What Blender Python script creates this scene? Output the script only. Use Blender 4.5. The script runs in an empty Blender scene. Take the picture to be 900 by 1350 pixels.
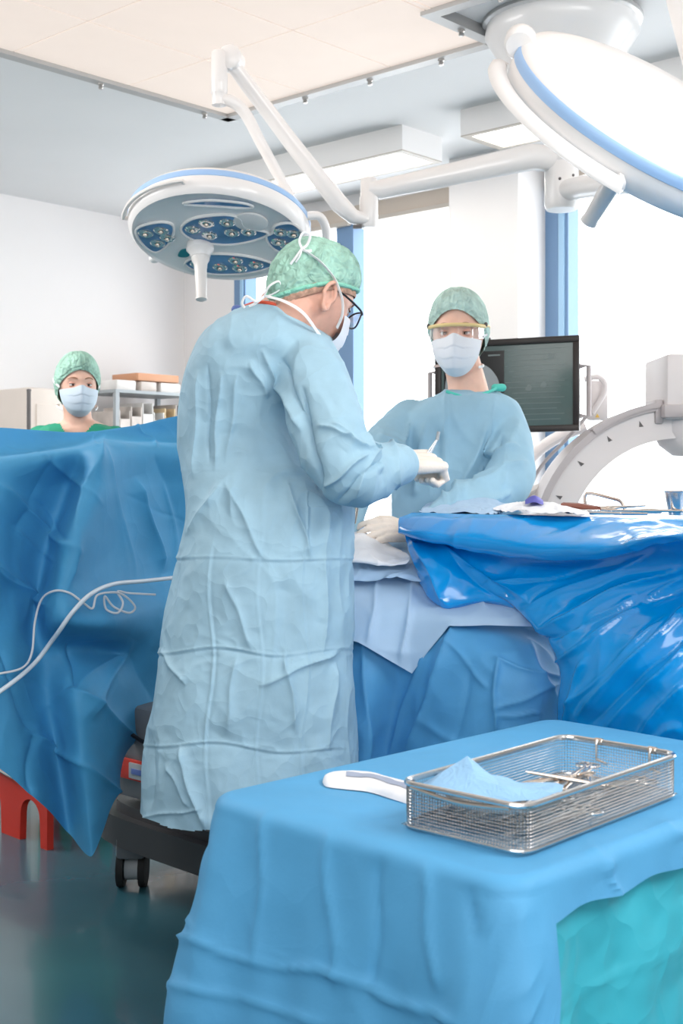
import bpy, bmesh, math, random
import numpy as np
from mathutils import Vector, Matrix

random.seed(7)
np.random.seed(7)
S = bpy.context.scene
COL = S.collection
PI = math.pi

# ------------------------------------------------------------------ camera, light, exposure
F = 1650.0          # focal length in pixels of the 900 x 1350 frame
HY = 630.0          # eye level
CZ = 1.2            # camera height
cam = bpy.data.cameras.new('camera')
cam.sensor_fit = 'VERTICAL'
cam.sensor_height = 36.0
cam.lens = F / 1350.0 * 36.0
cam.shift_y = -(675.0 - HY) / 1350.0
cam.clip_start = 0.05
cam.dof.use_dof = True
cam.dof.focus_distance = 2.9
cam.dof.aperture_fstop = 9.0
camo = bpy.data.objects.new('camera', cam)
camo.location = (0, 0, CZ)
camo.rotation_euler = (PI / 2, 0, 0)
COL.objects.link(camo)
S.camera = camo

S.view_settings.view_transform = 'Standard'
S.view_settings.look = 'None'
S.view_settings.gamma = 1.0
S.view_settings.use_curve_mapping = False
S.view_settings.exposure = 0.52

world = bpy.data.worlds.new('world')
S.world = world
world.use_nodes = True
world.node_tree.nodes['Background'].inputs[0].default_value = (0.8, 0.9, 1, 1)
world.node_tree.nodes['Background'].inputs[1].default_value = 0.6

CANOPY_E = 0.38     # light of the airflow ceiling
TUBE_E = 5.5        # light of the box luminaires
WINDOW_E = 2.6      # daylight behind the frosted panes

# added fill: unseen area lights without fixtures that brighten the room
def area(loc, target, size, power, col=(1, 0.97, 0.94)):
    l = bpy.data.lights.new('fill_light', 'AREA')
    l.shape = 'RECTANGLE'; l.size, l.size_y = size
    l.energy = power; l.color = col
    o = bpy.data.objects.new('fill_light', l)
    o.location = loc
    o.rotation_euler = (Vector(target) - Vector(loc)).to_track_quat('-Z', 'Y').to_euler()
    COL.objects.link(o)
area((-0.9, -0.4, 2.9), (-0.3, 3.0, 0.9), (2.6, 2.0), 50)
area((1.9, 1.2, 2.9), (0.2, 3.2, 0.9), (1.6, 1.6), 62)
area((1.9, -1.9, 1.8), (-0.1, 3.4, 1.25), (2.6, 1.7), 88, (1, 0.985, 0.97))      # added fill at head height behind the camera, lifts the faces
area((-2.6, 4.6, 2.95), (-1.2, 5.6, 0.9), (2.0, 2.0), 85)  # added fill that brightens the left wall

# ------------------------------------------------------------------ small maths
def P(px, py, D):
    return Vector(((px - 450.0) * D / F, D, CZ - (py - HY) * D / F))

U1 = np.array((0.673, 0.740)); U1 /= np.linalg.norm(U1)
U2 = np.array((-U1[1], U1[0]))
Q = np.array((-1.167, 9.30))         # far corner of the room
def R(a, b, z):                      # room coordinates: a from the window wall, b from the left wall
    p = Q - a * U1 - b * U2
    return Vector((p[0], p[1], z))

def hash3(i, j, k):
    n = (i * 374761393 + j * 668265263 + k * 2147483647 + 1274126177) & 0xffffffff
    n = ((n ^ (n >> 13)) * 1274126177) & 0xffffffff
    n = ((n ^ (n >> 16)) * 2246822519) & 0xffffffff
    return ((n ^ (n >> 15)) & 0xffff) / 32767.5 - 1.0

def noise(p):
    p = np.asarray(p, float)
    i = np.floor(p).astype(np.int64)
    f = p - i
    f = f * f * f * (f * (f * 6 - 15) + 10)
    r = 0
    for a in (0, 1):
        for b in (0, 1):
            for c in (0, 1):
                w = (f[:, 0] if a else 1 - f[:, 0]) * (f[:, 1] if b else 1 - f[:, 1]) * (f[:, 2] if c else 1 - f[:, 2])
                r = r + w * hash3(i[:, 0] + a, i[:, 1] + b, i[:, 2] + c)
    return r

def ridged(p, warp=0.6):
    w = noise(p * 0.7 + 31.7)
    q = p + warp * np.stack([w, -w, w * 0.5], 1)
    return 1.0 - np.abs(noise(q)) * 2.0

def cr(A, m):
    """Catmull-Rom samples of a list of points along axis 0."""
    A = np.asarray(A, float)
    K = len(A)
    t = np.linspace(0, K - 1, m)
    i = np.clip(np.floor(t).astype(int), 0, K - 2)
    f = (t - i).reshape((-1,) + (1,) * (A.ndim - 1))
    p0 = A[np.maximum(i - 1, 0)]; p1 = A[i]; p2 = A[i + 1]; p3 = A[np.minimum(i + 2, K - 1)]
    return 0.5 * (2 * p1 + (p2 - p0) * f + (2 * p0 - 5 * p1 + 4 * p2 - p3) * f ** 2 + (3 * p1 - p0 - 3 * p2 + p3) * f ** 3)

# ------------------------------------------------------------------ materials
MATS = {}
def mat(name, col, rough=0.5, metal=0.0, emit=0.0, emit_col=None, bump=None, alpha=1.0, trans=0.0, spec=0.5, coat=0.0,
        vary=0.0, vary_scale=6.0, sheen=0.0, sss=0.0, ior=1.45):
    m = bpy.data.materials.new(name)
    m.use_nodes = True
    nt = m.node_tree
    b = nt.nodes['Principled BSDF']
    b.inputs['Base Color'].default_value = (*col, 1)
    b.inputs['Roughness'].default_value = rough
    b.inputs['Metallic'].default_value = metal
    b.inputs['Specular IOR Level'].default_value = spec
    b.inputs['Alpha'].default_value = alpha
    b.inputs['Transmission Weight'].default_value = trans
    b.inputs['Coat Weight'].default_value = coat
    b.inputs['IOR'].default_value = ior
    if sss:
        b.inputs['Subsurface Weight'].default_value = sss
        b.inputs['Subsurface Radius'].default_value = (0.012, 0.006, 0.004)
        b.inputs['Subsurface Scale'].default_value = 0.5
    if emit:
        b.inputs['Emission Color'].default_value = (*(emit_col or col), 1)
        b.inputs['Emission Strength'].default_value = emit
    tc = nt.nodes.new('ShaderNodeTexCoord')
    if vary:
        n = nt.nodes.new('ShaderNodeTexNoise')
        n.inputs['Scale'].default_value = vary_scale
        n.inputs['Detail'].default_value = 5
        nt.links.new(tc.outputs['Object'], n.inputs['Vector'])
        r = nt.nodes.new('ShaderNodeMapRange')
        r.inputs['From Min'].default_value = 0.3; r.inputs['From Max'].default_value = 0.7
        r.inputs['To Min'].default_value = 1 - vary; r.inputs['To Max'].default_value = 1 + vary
        nt.links.new(n.outputs['Fac'], r.inputs['Value'])
        mx = nt.nodes.new('ShaderNodeVectorMath'); mx.operation = 'SCALE'
        mx.inputs[0].default_value = col
        nt.links.new(r.outputs['Result'], mx.inputs['Scale'])
        nt.links.new(mx.outputs['Vector'], b.inputs['Base Color'])
    last = None
    for kind, scale, dist, stre in (bump or []):
        if kind == 'crumple':
            wn = nt.nodes.new('ShaderNodeTexNoise')
            wn.inputs['Scale'].default_value = scale * 0.6
            wn.inputs['Detail'].default_value = 2
            nt.links.new(tc.outputs['Object'], wn.inputs['Vector'])
            add = nt.nodes.new('ShaderNodeMixRGB'); add.blend_type = 'ADD'
            add.inputs['Fac'].default_value = 0.25
            nt.links.new(tc.outputs['Object'], add.inputs['Color1'])
            nt.links.new(wn.outputs['Color'], add.inputs['Color2'])
            t = nt.nodes.new('ShaderNodeTexVoronoi')
            t.feature = 'F1'
            t.inputs['Scale'].default_value = scale
            nt.links.new(add.outputs['Color'], t.inputs['Vector'])
            out = t.outputs['Distance']
        else:
            t = nt.nodes.new('ShaderNodeTexNoise')
            t.inputs['Scale'].default_value = scale
            t.inputs['Detail'].default_value = 4
            nt.links.new(tc.outputs['Object'], t.inputs['Vector'])
            out = t.outputs['Fac']
        bp = nt.nodes.new('ShaderNodeBump')
        bp.inputs['Distance'].default_value = dist
        bp.inputs['Strength'].default_value = stre
        nt.links.new(out, bp.inputs['Height'])
        if last: nt.links.new(last.outputs['Normal'], bp.inputs['Normal'])
        last = bp
    if last: nt.links.new(last.outputs['Normal'], b.inputs['Normal'])
    MATS[name] = m
    return m

mat('wall', (0.81, 0.785, 0.78), 0.7, vary=0.012, vary_scale=2)
mat('ceiling', (0.76, 0.755, 0.755), 0.75, vary=0.015, vary_scale=2)
mat('ceiling_white', (0.84, 0.83, 0.83), 0.6)
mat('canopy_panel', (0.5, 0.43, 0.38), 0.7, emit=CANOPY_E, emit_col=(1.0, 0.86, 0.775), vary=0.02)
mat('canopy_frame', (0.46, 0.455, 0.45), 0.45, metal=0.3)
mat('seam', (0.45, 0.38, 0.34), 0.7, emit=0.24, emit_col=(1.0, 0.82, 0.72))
mat('bolt', (0.55, 0.52, 0.5), 0.3, metal=0.8)
mat('lamp_box', (0.84, 0.82, 0.81), 0.5)
mat('lamp_trim', (0.5, 0.45, 0.4), 0.5)
mat('lamp_tube', (1, 0.97, 0.92), 0.5, emit=TUBE_E, emit_col=(1, 0.95, 0.87))
mat('floor', (0.035, 0.115, 0.15), 0.22, vary=0.12, vary_scale=1.6, coat=0.25, bump=[('noise', 3, 0.003, 0.15)])
mat('window_frame', (0.15, 0.26, 0.43), 0.4)
mat('window_frame_light', (0.32, 0.52, 0.72), 0.4)
mat('pane', (0.95, 0.97, 1), 0.35, emit=WINDOW_E, emit_col=(0.95, 0.985, 1.0))
mat('blind_box', (0.55, 0.47, 0.40), 0.6)
mat('white_enamel', (0.87, 0.85, 0.84), 0.28, coat=0.3, vary=0.01)
mat('white_warm', (0.83, 0.795, 0.765), 0.35, coat=0.2, vary=0.01)
mat('stripe_blue', (0.36, 0.56, 0.86), 0.35)
mat('lamp_face', (0.93, 0.93, 0.93), 0.35, vary=0.02)
mat('lamp_rim', (0.86, 0.85, 0.84), 0.25)
mat('pod_glass', (0.13, 0.29, 0.52), 0.1, coat=0.5, vary=0.35, vary_scale=9)
mat('led', (0.8, 0.8, 0.8), 0.08, metal=0.9)
mat('led_core', (0.85, 0.75, 0.65), 0.15, metal=0.6)
mat('teal_display', (0.02, 0.25, 0.3), 0.2)
mat('steel', (0.72, 0.70, 0.68), 0.22, metal=1.0, vary=0.05, vary_scale=30)
mat('steel_warm', (0.75, 0.66, 0.58), 0.25, metal=1.0)
mat('drape_blue', (0.062, 0.325, 0.60), 0.62, vary=0.08, vary_scale=5, bump=[('crumple', 7, 0.014, 0.42), ('noise', 160, 0.0006, 0.35)])
mat('drape_table', (0.095, 0.375, 0.67), 0.6, vary=0.05, vary_scale=6, bump=[('crumple', 9, 0.010, 0.30), ('noise', 22, 0.003, 0.25), ('noise', 220, 0.0004, 0.3)])
mat('drape_teal', (0.06, 0.50, 0.64), 0.26, vary=0.06, bump=[('crumple', 9, 0.02, 0.6)])
mat('drape_light', (0.40, 0.565, 0.75), 0.65, vary=0.05, bump=[('crumple', 9, 0.008, 0.18), ('noise', 180, 0.0005, 0.3)])
mat('drape_patient', (0.085, 0.335, 0.63), 0.6, vary=0.1, vary_scale=6, bump=[('crumple', 7, 0.015, 0.42), ('noise', 160, 0.0006, 0.35)])
mat('plastic_blue', (0.0, 0.31, 0.77), 0.14, coat=0.6, spec=0.7, bump=[('crumple', 8, 0.012, 0.32), ('noise', 9, 0.01, 0.15)])
mat('gown', (0.36, 0.56, 0.685), 0.7, vary=0.07, vary_scale=14, bump=[('crumple', 13, 0.012, 0.5), ('noise', 60, 0.0015, 0.2), ('noise', 300, 0.0004, 0.3)])
mat('gown_far', (0.31, 0.52, 0.66), 0.7, vary=0.06, vary_scale=12, bump=[('crumple', 10, 0.012, 0.45), ('noise', 220, 0.0005, 0.3)])
mat('skin', (0.80, 0.45, 0.34), 0.5, vary=0.07, vary_scale=35, sss=0.15, bump=[('noise', 180, 0.0006, 0.25)])
mat('skin_pale', (0.88, 0.56, 0.44), 0.5, vary=0.05, vary_scale=35, sss=0.15)
mat('lip', (0.6, 0.2, 0.18), 0.5)
mat('hair', (0.16, 0.10, 0.07), 0.7)
mat('brow', (0.42, 0.22, 0.13), 0.8)
mat('eye_white', (0.85, 0.83, 0.8), 0.2)
mat('iris', (0.09, 0.06, 0.05), 0.15)
mat('cap', (0.38, 0.64, 0.53), 0.75, vary=0.25, vary_scale=26, bump=[('crumple', 28, 0.010, 0.7), ('noise', 160, 0.0012, 0.5)])
mat('cap_pale', (0.54, 0.74, 0.67), 0.75, vary=0.2, vary_scale=22, bump=[('crumple', 28, 0.010, 0.7), ('noise', 160, 0.0012, 0.5)])
mat('cap_band', (0.30, 0.72, 0.56), 0.75, bump=[('crumple', 60, 0.004, 0.5)])
mat('mask', (0.88, 0.90, 0.94), 0.7, bump=[('noise', 240, 0.0005, 0.35)])
mat('mask_blue', (0.66, 0.78, 0.90), 0.7, bump=[('noise', 240, 0.0005, 0.35)])
mat('tie', (0.88, 0.89, 0.9), 0.7)
mat('glove', (0.90, 0.80, 0.71), 0.42, vary=0.03, vary_scale=30, bump=[('crumple', 45, 0.003, 0.25)])
mat('green_scrub', (0.02, 0.33, 0.20), 0.7, vary=0.08, bump=[('crumple', 14, 0.006, 0.25)])
mat('green_trim', (0.10, 0.62, 0.52), 0.6)
mat('red_cord', (0.72, 0.10, 0.05), 0.5)
mat('blue_clip', (0.10, 0.16, 0.42), 0.4)
mat('black', (0.012, 0.012, 0.014), 0.35)
mat('clear', (0.95, 0.97, 1.0), 0.03, trans=1.0, alpha=0.35)
mat('yellow', (0.86, 0.66, 0.30), 0.4)
mat('towel', (0.86, 0.87, 0.90), 0.85, vary=0.03, bump=[('crumple', 16, 0.008, 0.4), ('noise', 150, 0.001, 0.5)])
mat('screen_bezel', (0.022, 0.017, 0.016), 0.35)
mat('screen', (0.035, 0.06, 0.06), 0.12, emit=0.05, emit_col=(0.55, 0.8, 0.78), vary=0.12, vary_scale=7)
mat('screen_dark', (0.006, 0.007, 0.008), 0.15)
mat('screen_xray', (0.16, 0.18, 0.19), 0.3, emit=0.10, emit_col=(0.8, 0.9, 0.95))
mat('screen_line', (0.09, 0.12, 0.12), 0.3, emit=0.06, emit_col=(0.7, 0.85, 0.85))
mat('machine', (0.78, 0.73, 0.725), 0.4, vary=0.01)
mat('machine_rail', (0.50, 0.455, 0.46), 0.35)
mat('machine_dark', (0.12, 0.11, 0.11), 0.5)
mat('warning', (0.85, 0.55, 0.1), 0.5)
mat('dark_grey', (0.04, 0.041, 0.044), 0.45, vary=0.06)
mat('mid_grey', (0.15, 0.155, 0.165), 0.4, vary=0.05)
mat('pale_grey', (0.36, 0.39, 0.41), 0.4)
mat('rubber', (0.012, 0.012, 0.012), 0.7)
mat('red', (0.62, 0.035, 0.018), 0.35, vary=0.05)
mat('cable', (0.62, 0.65, 0.70), 0.35)
mat('cable_clear', (0.70, 0.78, 0.86), 0.25)
mat('beige', (0.74, 0.66, 0.60), 0.5, vary=0.02)
mat('tray_orange', (0.60, 0.30, 0.17), 0.5)
mat('bin', (0.58, 0.52, 0.48), 0.35, vary=0.2, vary_scale=9)
mat('bin_pale', (0.74, 0.72, 0.70), 0.4, vary=0.1)
mat('bin_ochre', (0.72, 0.55, 0.34), 0.5)
mat('brown', (0.20, 0.055, 0.03), 0.4)
mat('purple', (0.10, 0.10, 0.48), 0.6)
mat('wrap_blue', (0.30, 0.54, 0.80), 0.6, bump=[('crumple', 40, 0.004, 0.4)])
mat('grey_stripe', (0.35, 0.40, 0.52), 0.7)

# ------------------------------------------------------------------ mesh building
class MB:
    def __init__(s): s.v = []; s.f = []
    def add(s, v, f):
        o = len(s.v)
        s.v.extend([tuple(map(float, p)) for p in v])
        s.f.extend([tuple(i + o for i in q) for q in f])
        return s
    def box(s, c, size, ax=None, bevel=0.0):
        """box centred at c, size (x, y, z), ax = 3x3 matrix of axes (columns)"""
        bm = bmesh.new()
        bmesh.ops.create_cube(bm, size=1)
        for v in bm.verts: v.co = Vector((v.co.x * size[0], v.co.y * size[1], v.co.z * size[2]))
        if bevel:
            bmesh.ops.bevel(bm, geom=bm.edges[:] , offset=bevel, segments=2, profile=0.5, affect='EDGES')
        A = ax if ax is not None else Matrix.Identity(3)
        c = Vector(c)
        bm.verts.ensure_lookup_table(); bm.verts.index_update()
        s.add([A @ v.co + c for v in bm.verts], [[v.index for v in f.verts] for f in bm.faces])
        bm.free()
        return s
    def tube(s, pts, r, n=10, smooth=0, caps=True, closed=False, flat=None):
        pts = np.array([list(p) for p in pts], float)
        rr = np.full(len(pts), r, float) if np.isscalar(r) else np.array(r, float)
        if smooth:
            pts = cr(pts, smooth); rr = cr(rr, smooth)
        K = len(pts)
        if closed:
            T = np.roll(pts, -1, 0) - np.roll(pts, 1, 0)
        else:
            T = np.gradient(pts, axis=0)
        T /= np.maximum(np.linalg.norm(T, axis=1), 1e-9)[:, None]
        up = np.array((0, 0, 1.0)) if abs(T[0][2]) < 0.9 else np.array((1.0, 0, 0))
        nrm = np.cross(T[0], up); nrm /= np.linalg.norm(nrm)
        V = []
        for k in range(K):
            nrm = nrm - T[k] * nrm.dot(T[k]); nrm /= max(np.linalg.norm(nrm), 1e-9)
            bn = np.cross(T[k], nrm)
            for i in range(n):
                a = 2 * PI * i / n
                w = (1, 1) if flat is None else flat
                V.append(pts[k] + rr[k] * (math.cos(a) * nrm * w[0] + math.sin(a) * bn * w[1]))
        Fc = []
        for k in range(K if closed else K - 1):
            k2 = (k + 1) % K
            for i in range(n):
                j = (i + 1) % n
                Fc.append((k * n + i, k * n + j, k2 * n + j, k2 * n + i))
        if caps and not closed:
            Fc.append(tuple(reversed(range(n)))); Fc.append(tuple((K - 1) * n + i for i in range(n)))
        return s.add(V, Fc)
    def limb(s, pts, r, n=16, smooth=0):
        """tube with rounded ends"""
        pts = [np.array(list(p), float) for p in pts]
        r = list(r)
        if smooth:
            pts = list(cr(pts, smooth)); r = list(cr(np.array(r, float), smooth))
        d0 = pts[0] - pts[1]; d0 /= np.linalg.norm(d0)
        d1 = pts[-1] - pts[-2]; d1 /= np.linalg.norm(d1)
        a = [pts[0] + d0 * r[0] * math.sin(t) for t in (1.45, 1.1, 0.7, 0.35)]
        ar = [r[0] * math.cos(t) for t in (1.45, 1.1, 0.7, 0.35)]
        b = [pts[-1] + d1 * r[-1] * math.sin(t) for t in (0.35, 0.7, 1.1, 1.45)]
        br = [r[-1] * math.cos(t) for t in (0.35, 0.7, 1.1, 1.45)]
        return s.tube(a + pts + b, ar + r + br, n)
    def ellipsoid(s, c, rad, A=None, nu=24, nv=16):
        A = A or Matrix.Identity(3); c = Vector(c)
        V = []; Fc = []
        for j in range(nv + 1):
            th = PI * j / nv
            for i in range(nu):
                ph = 2 * PI * i / nu
                V.append(A @ Vector((rad[0] * math.sin(th) * math.cos(ph), rad[1] * math.sin(th) * math.sin(ph), rad[2] * math.cos(th))) + c)
        for j in range(nv):
            for i in range(nu):
                k = (i + 1) % nu
                Fc.append((j * nu + i, (j + 1) * nu + i, (j + 1) * nu + k, j * nu + k))
        return s.add(V, Fc)
    def lathe(s, prof, n=32, M=None):
        """prof = [(r, z)], M = 4x4"""
        M = M or Matrix.Identity(4)
        V = []; Fc = []
        for r, z in prof:
            for i in range(n):
                a = 2 * PI * i / n
                V.append(M @ Vector((r * math.cos(a), r * math.sin(a), z)))
        for k in range(len(prof) - 1):
            for i in range(n):
                j = (i + 1) % n
                Fc.append((k * n + i, k * n + j, (k + 1) * n + j, (k + 1) * n + i))
        return s.add(V, Fc)
    def grid(s, G, closed_u=False):
        """G = (rows, cols, 3)"""
        G = np.asarray(G, float)
        r, c = G.shape[:2]
        Fc = []
        for j in range(r - 1):
            for i in range(c if closed_u else c - 1):
                k = (i + 1) % c
                Fc.append((j * c + i, j * c + k, (j + 1) * c + k, (j + 1) * c + i))
        return s.add(G.reshape(-1, 3), Fc)
    def prism(s, poly, z0, z1, M=None):
        """closed outline poly [(x, y)] extruded z0..z1"""
        M = M or Matrix.Identity(4)
        n = len(poly)
        V = [M @ Vector((x, y, z0)) for x, y in poly] + [M @ Vector((x, y, z1)) for x, y in poly]
        Fc = [tuple(reversed(range(n))), tuple(range(n, 2 * n))]
        for i in range(n):
            j = (i + 1) % n
            Fc.append((i, j, n + j, n + i))
        return s.add(V, Fc)
    def mesh(s, name):
        me = bpy.data.meshes.new(name)
        me.from_pydata(s.v, [], s.f)
        me.update()
        return me
    def build(s, name, m, parent=None, smooth=True, angle=40, mods=None, fix=True):
        return link(name, s.mesh(name), m, parent, smooth, angle, fix)

def link(name, me, m, parent=None, smooth=True, angle=40, fix=True):
    if fix:
        bm = bmesh.new(); bm.from_mesh(me)
        bmesh.ops.recalc_face_normals(bm, faces=bm.faces[:])
        bm.to_mesh(me); bm.free()
    if smooth:
        me.shade_smooth() if hasattr(me, 'shade_smooth') else None
        if angle < 180:
            me.set_sharp_from_angle(angle=math.radians(angle))
    o = bpy.data.objects.new(name, me)
    me.materials.append(MATS[m] if isinstance(m, str) else m)
    COL.objects.link(o)
    if parent is not None: attach(o, parent)
    return o

WORLD = {}
def world_of(o):
    return o.matrix_basis if o.parent is None else world_of(o.parent) @ o.matrix_parent_inverse @ o.matrix_basis
def attach(o, parent):
    o.parent = parent
    o.matrix_parent_inverse = world_of(parent).inverted()

def tag(o, label, cat, group=None, kind=None):
    o['label'] = label; o['category'] = cat
    if group: o['group'] = group
    if kind: o['kind'] = kind
    return o
def thing(name, loc, label, cat, group=None):
    o = bpy.data.objects.new(name, None)
    o.empty_display_size = 0.1
    o.location = loc
    COL.objects.link(o)
    return tag(o, label, cat, group)
def structure(o, label=None):
    o['kind'] = 'structure'
    if label: o['label'] = label
    return o

def remesh(mb, voxel, smooth=6, factor=0.5, sub=0):
    me = mb.mesh('tmp')
    o = bpy.data.objects.new('tmp', me); COL.objects.link(o)
    md = o.modifiers.new('r', 'REMESH'); md.mode = 'VOXEL'; md.voxel_size = voxel
    if smooth:
        sm = o.modifiers.new('s', 'SMOOTH'); sm.iterations = smooth; sm.factor = factor
    if sub:
        sb = o.modifiers.new('d', 'SUBSURF'); sb.levels = sub
    dg = bpy.context.evaluated_depsgraph_get()
    out = bpy.data.meshes.new_from_object(o.evaluated_get(dg))
    bpy.data.objects.remove(o)
    bpy.data.meshes.remove(me)
    return out
def get_co(me):
    a = np.empty(len(me.vertices) * 3); me.vertices.foreach_get('co', a); return a.reshape(-1, 3)
def get_no(me):
    a = np.empty(len(me.vertices) * 3); me.vertices.foreach_get('normal', a); return a.reshape(-1, 3)
def set_co(me, co):
    me.vertices.foreach_set('co', np.ascontiguousarray(co).ravel()); me.update()
def cut_below(me, fn):
    bm = bmesh.new(); bm.from_mesh(me)
    bmesh.ops.delete(bm, geom=[v for v in bm.verts if fn(v.co)], context='VERTS')
    bm.to_mesh(me); bm.free()

def pixgrid(rows, m, n):
    """rows of (px, py, D) control points -> dense (m, n, 3) world surface"""
    A = np.array([[list(P(*c)) for c in row] for row in rows], float)
    A = cr(A, m)
    return cr(A.transpose(1, 0, 2), n).transpose(1, 0, 2)
def grid_normals(G):
    du = np.gradient(G, axis=1); dv = np.gradient(G, axis=0)
    nn = np.cross(du, dv)
    nn /= np.maximum(np.linalg.norm(nn, axis=2), 1e-9)[..., None]
    return nn
def px_of(G):
    g = G.reshape(-1, 3)
    return np.stack([450 + g[:, 0] * F / g[:, 1], HY - (g[:, 2] - CZ) * F / g[:, 1]], 1).reshape(G.shape[:2] + (2,))
def fold_line(U, a, b, width, wob=0.0):
    """profile 0..1 peaked on the segment a-b in the 2-D coordinates U (..., 2)"""
    a = np.array(a, float); b = np.array(b, float); d = b - a; L = np.linalg.norm(d); d /= L
    r = U - a
    t = r[..., 0] * d[0] + r[..., 1] * d[1]
    s = -r[..., 0] * d[1] + r[..., 1] * d[0]
    if wob: s = s + wob * np.sin(t / L * 7 + a[0]) 
    e = np.clip(np.minimum(t, L - t) / (0.18 * L) + 0.6, 0, 1)
    return np.exp(-np.abs(s) / width) * e

AXR = Matrix(((-U1[0], -U2[0], 0), (-U1[1], -U2[1], 0), (0, 0, 1)))     # room axes as columns: a, b, z
def rbox(mb, a0, a1, b0, b1, z0, z1, bevel=0.0):
    return mb.box(R((a0 + a1) / 2, (b0 + b1) / 2, (z0 + z1) / 2), (abs(a1 - a0), abs(b1 - b0), abs(z1 - z0)), AXR, bevel)

# ------------------------------------------------------------------ room shell
CH = 3.05
LA, LB = 8.6, 9.6
structure(rbox(MB(), -0.3, LA + 0.3, -0.3, LB + 0.3, -0.1, 0).build('floor', 'floor', smooth=False), 'glossy dark teal hospital floor')
structure(rbox(MB(), -0.3, LA + 0.3, -0.3, LB + 0.3, CH, CH + 0.1).build('ceiling', 'ceiling', smooth=False), 'plain light grey ceiling')
structure(rbox(MB(), -0.3, LA + 0.3, -0.2, 0, 0, CH).build('wall_left', 'wall', smooth=False), 'plain white wall behind the masked woman')
structure(rbox(MB(), LA, LA + 0.2, 0, LB, 0, CH).build('wall_front', 'wall', smooth=False))
structure(rbox(MB(), 0, LA, LB, LB + 0.2, 0, CH).build('wall_right', 'wall', smooth=False))
SILL = 0.55; WT = 2.97
wins = [(0.553, 1.69), (1.69, 2.70), (3.162, 5.10), (5.3, 7.2)]
mb = MB()
rbox(mb, -0.2, 0, -0.2, wins[0][0], 0, CH)
rbox(mb, -0.2, 0, wins[0][0], LB, 0, SILL)
rbox(mb, -0.2, 0, wins[0][0], LB, WT, CH)
rbox(mb, -0.2, 0, wins[1][1], wins[2][0], SILL, WT)
rbox(mb, -0.2, 0, wins[2][1], wins[3][0], SILL, WT)
rbox(mb, -0.2, 0, wins[3][1], LB, SILL, WT)
structure(mb.build('wall_back', 'wall', smooth=False), 'white window wall')
structure(rbox(MB(), 0.0, 0.282, 2.68, 3.162, 0, CH - 0.0).build('trim_1', 'wall', smooth=False), 'square pale pillar between the windows')
frames = [(0.115, 0.147), (0.0, 0.02), (0.153, 0.1), (0.12, 0.12)]
for i, (b0, b1) in enumerate(wins):
    e = bpy.data.objects.new('window_%d' % (i + 1), None); e.location = R(-0.1, (b0 + b1) / 2, SILL); COL.objects.link(e)
    structure(e, 'tall frosted window with blue frame')
    l, r = frames[i]
    mb = MB()
    rbox(mb, -0.16, 0.01, b0, b0 + l, SILL, WT); mb.build('frame_post', 'window_frame', e, smooth=False) if l else None
    if l: rbox(MB(), -0.10, 0.022, b0 + l * 0.62, b0 + l * 0.86, SILL, WT - 0.14).build('frame_bead', 'window_frame_light', e, smooth=False)
    mb = MB(); rbox(mb, -0.16, 0.01, b1 - r, b1, SILL, WT); mb.build('frame_post', 'window_frame', e, smooth=False)
    mb = MB(); rbox(mb, -0.16, 0.01, b0 + l, b1 - r, SILL, SILL + 0.07); mb.build('frame_rail', 'window_frame', e, smooth=False)
    mb = MB(); rbox(mb, -0.13, -0.10, b0 + l, b1 - r, SILL + 0.07, WT); mb.build('pane', 'pane', e, smooth=False)
    mb = MB(); rbox(mb, -0.10, 0.03, b0 + 0.02, b1 - 0.02, WT - 0.10, WT, 0.01); hb = mb.build('blind_box', 'blind_box', e)
    mb = MB(); rbox(mb, -0.09, 0.045, b0 + 0.02, b1 - 0.02, WT - 0.125, WT - 0.10); mb.build('blind_rail', 'lamp_trim', e)
    mb = MB(); rbox(mb, -0.2, 0.09, b0, b1, SILL - 0.03, SILL); mb.build('window_sill', 'wall', e, smooth=False)
for side, args in (('left', (0, LA, 0, 0.015)), ('back', (0, 0.015, 0, LB))):
    structure(rbox(MB(), *args, 0, 0.09).build('baseboard_' + side, 'pale_grey', smooth=False))

# ------------------------------------------------------------------ airflow ceiling field
KA, KB = 1.854, 2.50
CZB = 2.98
can = thing('ceiling_canopy', R(KA + 1.8, KB + 1.8, CZB), 'large cream airflow ceiling field of panels in a grey frame', 'ceiling panel')
TA, TB = 0.61, 0.525
FW = 0.055
na, nb = 7, 7
NA0, NB0, NB1 = 0.42, 1.66, 2.72        # notch for the lamp mount
for i in range(na):
    for j in range(nb):
        a0, a1 = KA + FW + i * TA, KA + FW + (i + 1) * TA
        b0, b1 = KB + FW + j * TB, KB + FW + (j + 1) * TB
        if i == 0 and b1 > KB + NB0 and b0 < KB + NB1:
            if b0 < KB + NB0:
                rbox(MB(), a0 + .004, a1 - .004, b0 + .004, KB + NB0 - .004, CZB + 0.012, CZB + 0.03).build('panel', 'canopy_panel', can, smooth=False)
                b0 = KB + NB0
            if b1 > KB + NB1:
                rbox(MB(), a0 + .004, a1 - .004, KB + NB1 + .004, b1 - .004, CZB + 0.012, CZB + 0.03).build('panel', 'canopy_panel', can, smooth=False)
                b1 = KB + NB1
            if b1 - b0 < 0.02: continue
            a0 = KA + NA0 + FW
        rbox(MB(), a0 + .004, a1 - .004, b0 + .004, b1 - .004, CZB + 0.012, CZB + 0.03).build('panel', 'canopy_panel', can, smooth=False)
A1 = KA + 2 * FW + na * TA; B1 = KB + 2 * FW + nb * TB
mb = MB()
for i in range(1, na): rbox(mb, KA + FW + i * TA - .007, KA + FW + i * TA + .007, KB + FW, (KB + NB0) if False else B1 - FW, CZB + 0.016, CZB + 0.034)
for j in range(1, nb):
    bb = KB + FW + j * TB
    rbox(mb, KA + FW + (NA0 if NB0 < bb - KB < NB1 else 0), A1 - FW, bb - .007, bb + .007, CZB + 0.016, CZB + 0.034)
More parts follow.
